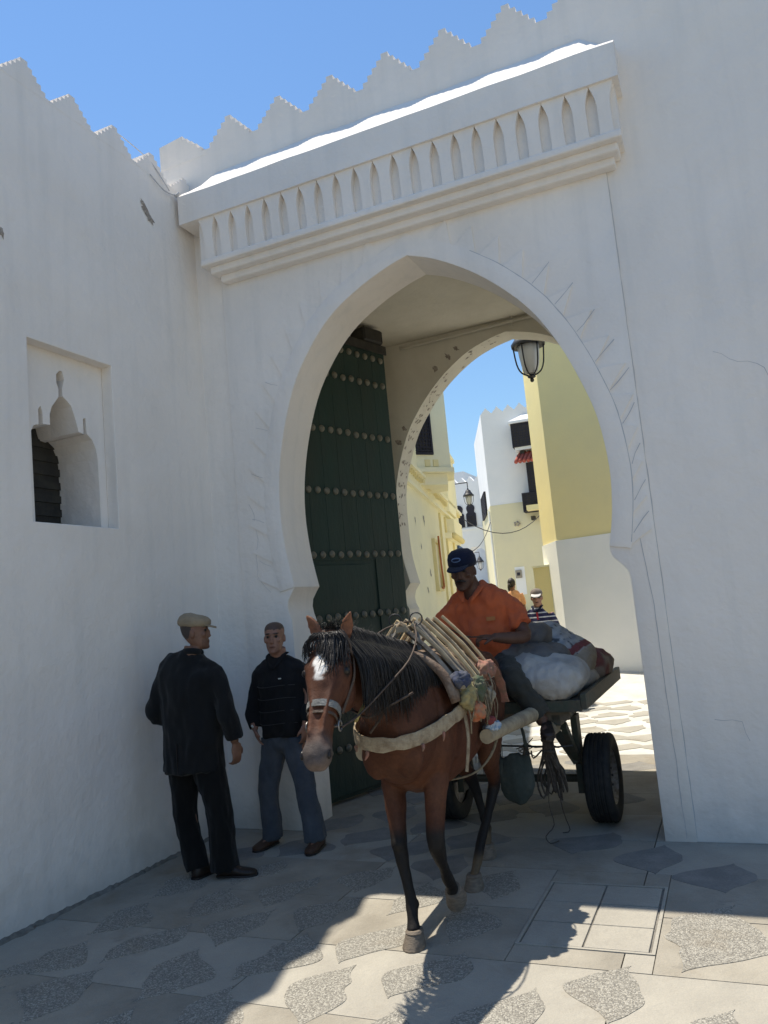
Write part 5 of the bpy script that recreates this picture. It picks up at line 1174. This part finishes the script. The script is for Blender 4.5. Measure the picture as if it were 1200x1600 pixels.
# --- man with tan flat cap, seen from behind
def man_a():
    pr = root('person', 'man in black suit and tan flat cap seen from behind at the left wall', 'person', (-3.40, 4.41, 0))
    hc = V((-3.385, 4.43, 1.595)); hf = V((.86, .45, -.02))
    b = bmesh.new(); P, s_, f, u = head_bm(b, hc, hf, k=.98)
    tube(b, [(-3.42, 4.41, 1.30), (-3.415, 4.41, 1.42), (-3.40, 4.42, 1.50)], [.075, .062, .060], 14)
    tube(b, [(-3.44, 4.42, .78), (-3.44, 4.42, 1.0), (-3.44, 4.42, 1.25), (-3.43, 4.42, 1.36)], [(.13, .09), (.13, .09), (.16, .10), (.10, .07)], 16, ref=X1)
    tube(b, [(-3.24, 4.42, 1.34), (-3.14, 4.40, 1.08), (-3.125, 4.44, .86)], [.05, .042, .028], 12); tube(b, [(-3.63, 4.42, 1.34), (-3.735, 4.40, 1.10), (-3.60, 4.60, 1.02)], [.05, .042, .028], 12)
    hand_bm(b, (-3.125, 4.445, .845), (.05, .06, -1), (1, -.3, 0), (0, 1, 0), .55, .98, thumb=1); hand_bm(b, (-3.60, 4.60, 1.02), (.75, .65, .1), (0, -.3, 1), None, .5, .98)
    for h_, kn, an in (((-3.53, 4.42, .82), (-3.53, 4.43, .42), (-3.44, 4.42, .08)), ((-3.33, 4.42, .82), (-3.27, 4.44, .42), (-3.255, 4.43, .08))): tube(b, [h_, kn, an], [.075, .05, .038], 12)
    ell(b, (-3.435, 4.46, .04), (.026, 0, 0), (0, .09, 0), (0, 0, .024)); ell(b, (-3.21, 4.44, .04), (.09, .02, 0), (-.005, .026, 0), (0, 0, .024))
    remeshed(b, 'body', M['skin'], pr, .0068, 2, colf=facecol((.22, .115, .075), (.03, .025, .022), P, s_, f, u, .98, .05, -.045, beard=.5, hc=(.05, .042, .038)))
    eyes(P, s_, f, u, .98, pr)
    # jacket
    b = bmesh.new()
    tube(b, [(-3.455, 4.42, .675), (-3.455, 4.42, .82), (-3.455, 4.42, 1.0), (-3.455, 4.42, 1.15), (-3.45, 4.42, 1.28), (-3.445, 4.42, 1.345), (-3.435, 4.42, 1.395), (-3.42, 4.42, 1.435), (-3.40, 4.42, 1.475)],
         [(.228, .165), (.222, .16), (.218, .15), (.228, .15), (.245, .145), (.248, .120), (.205, .10), (.120, .085), (.066, .066)], 26, 3, ref=X1)
    for x in (-3.64, -3.245): ell(b, (x, 4.42, 1.325), (.070, 0, 0), (0, .080, 0), (0, 0, .062))
    tube(b, [(-3.245, 4.42, 1.335), (-3.19, 4.41, 1.20), (-3.145, 4.395, 1.07), (-3.128, 4.42, .95), (-3.125, 4.44, .875)], [.074, .072, .066, .062, .058], 16, 3)
    tube(b, [(-3.625, 4.42, 1.335), (-3.68, 4.39, 1.20), (-3.725, 4.38, 1.085), (-3.68, 4.48, 1.04), (-3.61, 4.58, 1.02)], [.074, .072, .068, .063, .058], 16, 3)
    tube(b, [(-3.665, 4.42, 1.315), (-3.56, 4.42, 1.372), (-3.43, 4.42, 1.405), (-3.31, 4.42, 1.372), (-3.215, 4.42, 1.315)], [.055, .062, .066, .062, .055], 14, 3)
    remeshed(b, 'jacket', M['suit'], pr, .011, 7, disp=folds(3, .019, (9, 9, 4)))
    b = bmesh.new(); n_ = [V((-3.405 + .062 * math.cos(a), 4.42 + .062 * math.sin(a), 1.462 - .016 * math.sin(a))) for a in [2 * math.pi * i / 20 for i in range(21)]]; tube(b, n_, [(.022, .012)] * 21, 8, 1, ref=Z)
    fin(b, 'jacket_collar', M['suit'], pr, smooth=True)
    b = bmesh.new(); obox(b, (-3.46, 4.262, .78), (.002, 0, 0), (0, .006, 0), (0, 0, .10)); fin(b, 'vent', M['hairdk'], pr)
    b = bmesh.new()
    leg_garment(b, (-3.545, 4.42, .80), (-3.55, 4.42, .40), (-3.455, 4.40, .05), .108, .082, .074); leg_garment(b, (-3.345, 4.42, .80), (-3.275, 4.43, .40), (-3.26, 4.43, .045), .112, .092, .086)
    ell(b, (-3.445, 4.42, .80), (.19, 0, 0), (0, .125, 0), (0, 0, .13)); remeshed(b, 'trousers', M['trouser'], pr, .010, 2, disp=folds(8, .012))
    shoe((-3.43, 4.41), (.05, -1, 0) if 0 else (.12, 1, 0), M['shoe'], pr); shoe((-3.235, 4.435), (.97, .25, 0), M['shoe'], pr)
    # flat cap
    b = bmesh.new(); rg = []
    for h, w, yf, yb in ((.042, .080, .094, .106), (.060, .090, .110, .118), (.085, .090, .112, .115), (.110, .078, .095, .098), (.128, .052, .06, .066), (.134, .015, .016, .02)):
        m_ = (yf - yb) / 2; rg.append(ringverts(b, P(h + .012 * 0, 0, m_), s_ * w, f * (yf + yb) / 2 - u * .010, n=22))
    bridge(b, rg); cap = remeshed(b, 'flat_cap', M['tan'], pr, .0065, 2, disp=folds(5, .004, (20, 20, 20)))
    b = bmesh.new(); rg = []
    for t, w in ((.06, .066), (.10, .062), (.125, .050), (.142, .030), (.15, .008)): rg.append(ringverts(b, P(.052 - (t - .06) * .32, 0, t), s_ * w, u * .007, n=14))
    bridge(b, rg); fin(b, 'visor', M['tan'], cap, smooth=True)
man_a()

# --- man in black jersey and jeans facing the camera
def man_b():
    pr = root('person', 'man in black striped jersey and blue jeans with hand in pocket beside gate jamb', 'person', (-3.13, 5.1, 0))
    hc = V((-3.145, 5.06, 1.50)); k = .97
    b = bmesh.new(); P, s_, f, u = head_bm(b, hc, (.30, -1, 0), k=k)
    tube(b, [(-3.15, 5.12, 1.24), (-3.15, 5.11, 1.34), (-3.145, 5.09, 1.42)], [.075, .062, .060], 14)
    tube(b, [(-3.15, 5.12, .78), (-3.15, 5.12, 1.0), (-3.15, 5.12, 1.2), (-3.15, 5.12, 1.31)], [(.12, .085), (.12, .085), (.15, .09), (.09, .06)], 16, ref=X1)
    tube(b, [(-3.30, 5.12, 1.22), (-3.375, 5.10, 1.05), (-3.38, 5.07, .92), (-3.36, 5.04, .84)], [.036, .036, .030, .026], 12); tube(b, [(-3.0, 5.12, 1.22), (-2.925, 5.11, 1.08), (-2.925, 5.07, .95), (-2.93, 5.04, .86)], [.028, .028, .028, .025], 12)
    hand_bm(b, (-3.36, 5.035, .845), (.35, -.0, -1), (-.9, -.5, 0), (0, -1, 0), .3, .9); hand_bm(b, (-2.93, 5.04, .86), (-.1, 0, -1), (1, -.3, 0), (0, -1, 0), .5, .92)
    for h_, kn, an in (((-3.24, 5.1, .74), (-3.29, 5.08, .40), (-3.31, 5.10, .08)), ((-3.05, 5.1, .74), (-2.98, 5.08, .40), (-2.925, 5.08, .08))): tube(b, [h_, kn, an], [.07, .047, .036], 12)
    ell(b, (-3.32, 5.05, .04), (.028, 0, 0), (0, .085, 0), (0, 0, .024)); ell(b, (-2.91, 5.03, .04), (.028, 0, 0), (0, .085, 0), (0, 0, .024))
    remeshed(b, 'body', M['skin'], pr, .0066, 2, colf=facecol((.30, .155, .105), (.022, .017, .015), P, s_, f, u, k, .066, -.02, beard=.25, hc=(.075, .050, .040)))
    eyes(P, s_, f, u, k, pr)
    b = bmesh.new()
    tube(b, [(-3.155, 5.12, .775), (-3.155, 5.12, .86), (-3.155, 5.12, 1.0), (-3.155, 5.12, 1.15), (-3.15, 5.12, 1.245), (-3.15, 5.12, 1.295), (-3.15, 5.12, 1.33), (-3.15, 5.12, 1.365)],
         [(.176, .128), (.19, .14), (.188, .135), (.205, .125), (.208, .115), (.185, .098), (.125, .085), (.070, .07)], 24, 3, ref=X1)
    for x in (-3.325, -2.975): ell(b, (x, 5.12, 1.255), (.050, 0, 0), (0, .066, 0), (0, 0, .052))
    tube(b, [(-3.325, 5.12, 1.25), (-3.36, 5.11, 1.14), (-3.39, 5.10, 1.03), (-3.395, 5.07, .92), (-3.365, 5.045, .845)], [.062, .060, .056, .052, .042], 14, 3); tube(b, [(-2.97, 5.12, 1.27), (-2.925, 5.12, 1.14), (-2.91, 5.12, 1.03), (-2.92, 5.07, .93), (-2.93, 5.045, .875)], [.062, .060, .056, .052, .042], 14, 3)
    tube(b, [(-3.35, 5.12, 1.245), (-3.26, 5.12, 1.295), (-3.15, 5.12, 1.32), (-3.04, 5.12, 1.295), (-2.955, 5.12, 1.245)], [.048, .054, .058, .054, .048], 14, 3)
    remeshed(b, 'jersey', M['sweater'], pr, .0105, 7, disp=folds(21, .017, (9, 9, 6)))
    for sg in (-1, 1):
        b = bmesh.new(); tube(b, [(-3.15 + sg * .070, 5.11, 1.385), (-3.15 + sg * .062, 5.055, 1.36), (-3.145 + sg * .012, 5.005, 1.275)], [(.006, .022), (.006, .020), (.006, .010)], 8, 3, ref=(0, -1, .3)); fin(b, 'collar', M['sweater'], pr, smooth=True)
    b = bmesh.new(); obox(b, (-3.085, 4.990, 1.205), (.010, .002, 0), (0, .003, 0), (0, 0, .004)); fin(b, 'chest_emblem', M['button'], pr)
    for z in (1.15, 1.06, .97, .88):
        b = bmesh.new(); tube(b, [V((-3.155 + .192 * math.sin(a), 5.12 - .139 * math.cos(a), z + .006 * math.sin(a * 3))) for a in [-1.0 + 2.0 * i / 12 for i in range(13)]], .0028, 5, 1); fin(b, 'stripe', M['stripegrey'], pr)
    b = bmesh.new()
    leg_garment(b, (-3.25, 5.11, .72), (-3.30, 5.08, .39), (-3.305, 5.09, .05), .098, .076, .074); leg_garment(b, (-3.06, 5.11, .72), (-2.985, 5.08, .39), (-2.925, 5.07, .05), .098, .078, .084)
    ell(b, (-3.155, 5.12, .76), (.165, 0, 0), (0, .115, 0), (0, 0, .12)); remeshed(b, 'jeans', M['denim'], pr, .0098, 2, disp=folds(31, .012))
    shoe((-3.32, 5.08), (-.15, -1, 0), M['brownshoe'], pr, .25); shoe((-2.91, 5.06), (.10, -1, 0), M['brownshoe'], pr, .25)
    b = bmesh.new(); tube(b, [(-3.36, 5.00, .875), (-3.345, 4.995, .862)], .008, 6, 1); fin(b, 'pocket_stud', M['button'], pr)
man_b()

# --- driver in orange polo shirt
def driver():
    pr = root('person', 'driver in orange polo shirt and navy cap sitting on the cart holding reins', 'person', (-1.66, 5.58, 1.1))
    hc = V((-1.765, 5.495, 1.858)); k = 1.13; fdir = V((-.02, -1, -.10))
    b = bmesh.new(); P, s_, f, u = head_bm(b, hc, fdir, (-.03, -.16, 0), k=k)
    tube(b, [(-1.71, 5.60, 1.62), (-1.735, 5.56, 1.72), (-1.755, 5.53, 1.80)], [.088, .072, .068], 14)
    tube(b, [(-1.66, 5.64, 1.12), (-1.665, 5.62, 1.35), (-1.68, 5.60, 1.58), (-1.70, 5.60, 1.66)], [(.16, .12), (.17, .13), (.17, .11), (.11, .08)], 16, ref=X1)
    tube(b, [(-1.475, 5.59, 1.58), (-1.40, 5.53, 1.44), (-1.355, 5.46, 1.36), (-1.44, 5.35, 1.36), (-1.53, 5.28, 1.375)], [.058, .052, .046, .042, .031], 14, 3)
    tube(b, [(-1.87, 5.60, 1.58), (-1.94, 5.555, 1.48), (-1.97, 5.46, 1.38), (-1.89, 5.34, 1.37), (-1.80, 5.27, 1.375)], [.058, .052, .046, .042, .031], 14, 3)
    hand_bm(b, (-1.525, 5.285, 1.375), (-.85, -.45, .08), (.05, -.3, 1), None, .95, 1.05, thumb=-1); hand_bm(b, (-1.805, 5.27, 1.375), (.80, -.50, .08), (-.05, -.3, 1), None, .95, 1.05)
    for h_, kn, an in (((-1.57, 5.60, 1.13), (-1.42, 5.24, 1.10), (-1.235, 5.22, .80)), ((-1.78, 5.60, 1.13), (-1.90, 5.26, 1.12), (-1.96, 5.2, .80))): tube(b, [h_, kn, an], [.085, .055, .04], 12)
    ell(b, (-1.215, 5.18, .765), (.035, 0, 0), (0, .10, .0), (0, 0, .035)); ell(b, (-1.965, 5.15, .77), (.035, 0, 0), (0, .10, .0), (0, 0, .035))
    remeshed(b, 'body', M['skin'], pr, .0068, 2, colf=facecol((.105, .052, .034), (.010, .008, .007), P, s_, f, u, k, .05, -.03, beard=.35, moustache=True))
    eyes(P, s_, f, u, k, pr)
    b = bmesh.new(); tube(b, [P(-.058, -.034, .093), P(-.049, -.014, .107), P(-.047, 0, .110), P(-.049, .014, .107), P(-.058, .034, .093)], [(.004, .004), (.008, .007), (.009, .007), (.008, .007), (.004, .004)], 8, 3); fin(b, 'moustache', M['hairdk'], pr, smooth=True)
    b = bmesh.new()
    tube(b, [(-1.655, 5.63, 1.14), (-1.66, 5.61, 1.24), (-1.665, 5.595, 1.36), (-1.675, 5.60, 1.47), (-1.685, 5.60, 1.57), (-1.69, 5.60, 1.64), (-1.70, 5.60, 1.685), (-1.715, 5.595, 1.715), (-1.725, 5.585, 1.745)],
         [(.205, .17), (.212, .185), (.212, .175), (.228, .155), (.240, .135), (.220, .12), (.160, .10), (.10, .088), (.077, .077)], 26, 3, ref=X1)
    for x in (-1.485, -1.89): ell(b, (x, 5.60, 1.59), (.070, 0, 0), (0, .080, 0), (0, 0, .064))
    tube(b, [(-1.48, 5.60, 1.60), (-1.425, 5.56, 1.51), (-1.385, 5.52, 1.425)], [.078, .082, .084], 16, 3); tube(b, [(-1.89, 5.59, 1.60), (-1.94, 5.555, 1.51), (-1.972, 5.50, 1.415)], [.080, .090, .092], 16, 3)
    tube(b, [(-1.93, 5.595, 1.58), (-1.83, 5.60, 1.655), (-1.70, 5.60, 1.69), (-1.56, 5.60, 1.655), (-1.455, 5.595, 1.58)], [.068, .070, .072, .070, .068], 14, 3)
    remeshed(b, 'polo_shirt', M['orangeshirt'], pr, .011, 6, disp=folds(41, .024, (11, 11, 7)))
    for sg in (-1, 1):
        b = bmesh.new(); tube(b, [(-1.725 + sg * .083, 5.60, 1.755), (-1.735 + sg * .082, 5.53, 1.735), (-1.74 + sg * .050, 5.465, 1.675), (-1.745 + sg * .03, 5.445, 1.635)], [(.007, .026), (.007, .026), (.007, .022), (.006, .010)], 8, 3, ref=(0, -1, .4)); fin(b, 'collar', M['orangeshirt'], pr, smooth=True)
    b = bmesh.new(); obox(b, (-1.585, 5.452, 1.50), (.030, .006, 0), (0, .003, 0), (0, -.001, .014), .0); fin(b, 'chest_print', mat('faded_print', (.42, .17, .06), .9), pr)
    b = bmesh.new()
    tube(b, [(-1.58, 5.66, 1.14), (-1.55, 5.52, 1.155), (-1.43, 5.27, 1.12), (-1.39, 5.215, 1.06), (-1.31, 5.22, .95), (-1.245, 5.23, .84)], [.118, .112, .092, .086, .078, .072], 18, 3, ref=X1)
    tube(b, [(-1.77, 5.66, 1.14), (-1.82, 5.5, 1.15), (-1.90, 5.28, 1.13), (-1.93, 5.22, 1.05), (-1.96, 5.22, .84)], [.118, .112, .092, .086, .070], 18, 3, ref=X1)
    ell(b, (-1.665, 5.66, 1.12), (.21, 0, 0), (0, .17, 0), (0, 0, .12)); remeshed(b, 'trousers', M['khaki'], pr, .010, 3, disp=folds(51, .014, (10, 10, 10)))
    for c, d in (((-1.21, 5.19, .72), (.25, -1)), ((-1.965, 5.16, .72), (-.1, -1))):
        o = shoe((c[0], c[1]), d, M['shoe'], pr, .25); o.location.z += .725
    # baseball cap
    b = bmesh.new(); rg = []
    for h, w, yf, yb in ((.030, .086, .100, .112), (.058, .092, .108, .118), (.090, .090, .108, .116), (.120, .080, .095, .10), (.142, .055, .062, .066), (.150, .015, .016, .018)):
        m_ = (yf - yb) / 2; rg.append(ringverts(b, P(h, 0, m_), s_ * w * k, f * (yf + yb) / 2 * k, n=22))
    bridge(b, rg); cap = fin(b, 'cap', M['navycap'], pr, smooth=True)
    b = bmesh.new(); rg = []
    for t, w in ((.075, .070), (.11, .070), (.14, .062), (.16, .045), (.170, .012)): rg.append(ringverts(b, P(.046 - (t - .075) * .30, 0, t), s_ * w * k, u * .006 + f * .001, n=16))
    bridge(b, rg); fin(b, 'visor', M['navycap'], cap, smooth=True)
    b = bmesh.new(); ell(b, P(.088, .0, .104), s_ * .036, u * .018 - f * .005, f * .005 + u * .0015, 18, 8); bd = fin(b, 'badge', M['badge'], cap, smooth=True)
    b = bmesh.new(); ell(b, P(.088, .0, .1065), s_ * .029, u * .010 - f * .003, f * .005, 18, 8); fin(b, 'badge_centre', M['navycap'], bd, smooth=True)
driver()

# --- man in striped shirt beyond the gate
def man_stripe():
    x0, y0 = -2.66, 11.6
    pr = root('person', 'man in navy and white striped shirt, pale cap and sunglasses walking behind the cart', 'person', (x0, y0, 0))
    hc = V((x0 + .03, y0 - .02, 1.615)); k = 1.05
    b = bmesh.new(); P, s_, f, u = head_bm(b, hc, (.15, -1, 0), k=k)
    tube(b, [(x0 + .02, y0 + .03, 1.36), (x0 + .03, y0 + .01, 1.54)], [.07, .062], 12)
    tube(b, [(x0, y0, .9), (x0, y0, 1.2), (x0, y0, 1.42)], [(.14, .1), (.15, .1), (.12, .08)], 14, ref=X1)
    for sg in (-1, 1):
        tube(b, [(x0 + sg * .20, y0, 1.38), (x0 + sg * .25, y0 + .02, 1.12), (x0 + sg * .23, y0 - .08, .88)], [.048, .042, .03], 10); hand_bm(b, (x0 + sg * .23, y0 - .08, .88), (0, -.2, -1), (sg, 0, 0), (0, -1, 0), .5)
        tube(b, [(x0 + sg * .09, y0, .9), (x0 + sg * .11, y0 - sg * .08, .48), (x0 + sg * .11, y0 - sg * .12, .08)], [.08, .055, .04], 10); ell(b, (x0 + sg * .11, y0 - sg * .12 - .05, .04), (.035, 0, 0), (0, .1, 0), (0, 0, .03))
    remeshed(b, 'body', M['skin'], pr, .009, 2, colf=facecol((.33, .17, .115), (.03, .02, .015), P, s_, f, u, k, .05, -.03))
    b = bmesh.new()
    tube(b, [(x0, y0, .86), (x0, y0, 1.05), (x0, y0, 1.25), (x0 + .005, y0, 1.37), (x0 + .015, y0 + .01, 1.44), (x0 + .02, y0 + .01, 1.475)], [(.20, .15), (.205, .16), (.215, .145), (.19, .115), (.11, .09), (.075, .07)], 20, 3, ref=X1)
    for sg in (-1, 1): tube(b, [(x0 + sg * .185, y0, 1.36), (x0 + sg * .235, y0 + .01, 1.24), (x0 + sg * .25, y0 + .02, 1.13)], [.075, .075, .072], 12)
    remeshed(b, 'striped_shirt', M['stripes'], pr, .012, 3, disp=folds(61, .010, (10, 10, 8)))
    for sg in (-1, 1):
        b = bmesh.new(); tube(b, [(x0 + .02 + sg * .07, y0 + .01, 1.50), (x0 + .02 + sg * .06, y0 - .06, 1.475), (x0 + .03 + sg * .01, y0 - .125, 1.40)], [(.006, .022), (.006, .02), (.005, .008)], 6, 2, ref=(0, -1, .3)); fin(b, 'collar', M['navycap'], pr, smooth=True)
    b = bmesh.new(); obox(b, (x0 + .04, y0 - .150, 1.35), (.012, .002, 0), (0, .004, 0), (0, -.012, .055)); fin(b, 'red_placket', M['red'], pr)
    b = bmesh.new()
    for sg in (-1, 1): leg_garment(b, (x0 + sg * .1, y0, .88), (x0 + sg * .115, y0 - sg * .08, .47), (x0 + sg * .115, y0 - sg * .12, .07), .105, .08, .07)
    remeshed(b, 'trousers', M['khaki'], pr, .013, 2, disp=folds(66, .010)); 
    for sg in (-1, 1): shoe((x0 + sg * .11, y0 - sg * .12 - .02), (0, -1), M['shoe'], pr)
    b = bmesh.new(); rg = []
    for h, w, yf, yb in ((.036, .082, .094, .106), (.06, .086, .098, .110), (.09, .082, .092, .104), (.12, .055, .06, .068), (.132, .015, .016, .018)):
        rg.append(ringverts(b, P(h, 0, (yf - yb) / 2), s_ * w * k, f * (yf + yb) / 2 * k, n=18))
    bridge(b, rg); cap = fin(b, 'cap', M['capgrey'], pr, smooth=True)
    b = bmesh.new(); rg = []
    for t, w in ((.07, .070), (.11, .070), (.14, .060), (.165, .035), (.172, .01)): rg.append(ringverts(b, P(.050 - (t - .075) * .45, 0, t), s_ * w * k, u * .008, n=14))
    bridge(b, rg); fin(b, 'visor', M['capwhite'], cap, smooth=True)
    b = bmesh.new()
    for sg in (-1, 1): ell(b, P(.008, sg * .033, .088), s_ * .030, u * .018, f * .012, 12, 8); 
    tube(b, [P(.014, -.08, .0), P(.014, -.068, .075), P(.014, 0, .098), P(.014, .068, .075), P(.014, .08, .0)], .005, 6, 3)
    fin(b, 'sunglasses', M['lens'], pr, smooth=True)
man_stripe()

# --- woman in peach top walking away up the lane
def woman():
    x0, y0, g = -4.23, 16.5, .37
    pr = root('person', 'woman in peach orange top and black skirt walking away up the lane', 'person', (x0, y0, g))
    hc = V((x0 - .02, y0, g + 1.58)); k = .95; b = bmesh.new(); P, s_, f, u = head_bm(b, hc, (.1, 1, 0), k=k)
    tube(b, [(x0 - .02, y0, g + 1.34), (x0 - .02, y0, g + 1.5)], [.06, .05], 10); tube(b, [(x0, y0, g + .9), (x0, y0, g + 1.2), (x0 - .02, y0, g + 1.38)], [(.12, .09), (.12, .08), (.10, .07)], 12, ref=X1)
    for sg in (-1, 1):
        tube(b, [(x0 + sg * .15, y0, g + 1.36), (x0 + sg * .19, y0 + .02, g + 1.12), (x0 + sg * .17, y0 + .1, g + .9)], [.038, .034, .026], 10); hand_bm(b, (x0 + sg * .17, y0 + .1, g + .9), (0, .2, -1), (sg, 0, 0), (0, 1, 0), .4, .9)
        tube(b, [(x0 + sg * .08, y0, g + .9), (x0 + sg * .08, y0 + sg * .08, g + .48), (x0 + sg * .08, y0 + sg * .1, g + .06)], [.07, .05, .035], 10); ell(b, (x0 + sg * .08, y0 + sg * .1 + .05, g + .035), (.03, 0, 0), (0, .09, 0), (0, 0, .03))
    remeshed(b, 'body', M['skin'], pr, .009, 2, colf=facecol((.25, .13, .085), (.02, .012, .01), P, s_, f, u, k, .0, -.05))
    b = bmesh.new(); tube(b, [(x0, y0, g + 1.10), (x0, y0, g + 1.2), (x0 - .01, y0, g + 1.33), (x0 - .015, y0, g + 1.41), (x0 - .02, y0, g + 1.44)], [(.155, .12), (.15, .11), (.16, .10), (.12, .08), (.06, .06)], 18, 3, ref=X1)
    for sg in (-1, 1): tube(b, [(x0 + sg * .14, y0, g + 1.36), (x0 + sg * .18, y0 + .01, g + 1.24), (x0 + sg * .19, y0 + .02, g + 1.12)], [.055, .055, .05], 10)
    remeshed(b, 'top', M['peach'], pr, .012, 2, disp=folds(71, .008))
    b = bmesh.new(); tube(b, [(x0, y0, g + 1.13), (x0, y0, g + .95), (x0 + .01, y0, g + .6), (x0 + .02, y0, g + .12)], [(.13, .10), (.17, .13), (.17, .14), (.18, .16)], 18, 3, ref=X1); remeshed(b, 'skirt', M['trouser'], pr, .013, 2, disp=folds(75, .012))
    b = bmesh.new(); ell(b, P(.03, 0, -.018), s_ * .082, u * .105, f * .098, 16, 12); tube(b, [P(.0, .02, -.09), P(-.08, .03, -.115), P(-.16, .04, -.11)], [.04, .034, .012], 10); fin(b, 'hair', M['hairdk'], pr, smooth=True)
    b = bmesh.new(); tube(b, [P(-.045, .02, -.10), P(-.055, .022, -.104)], .037, 10, 1); fin(b, 'hair_tie', M['trouser'], pr)
woman()
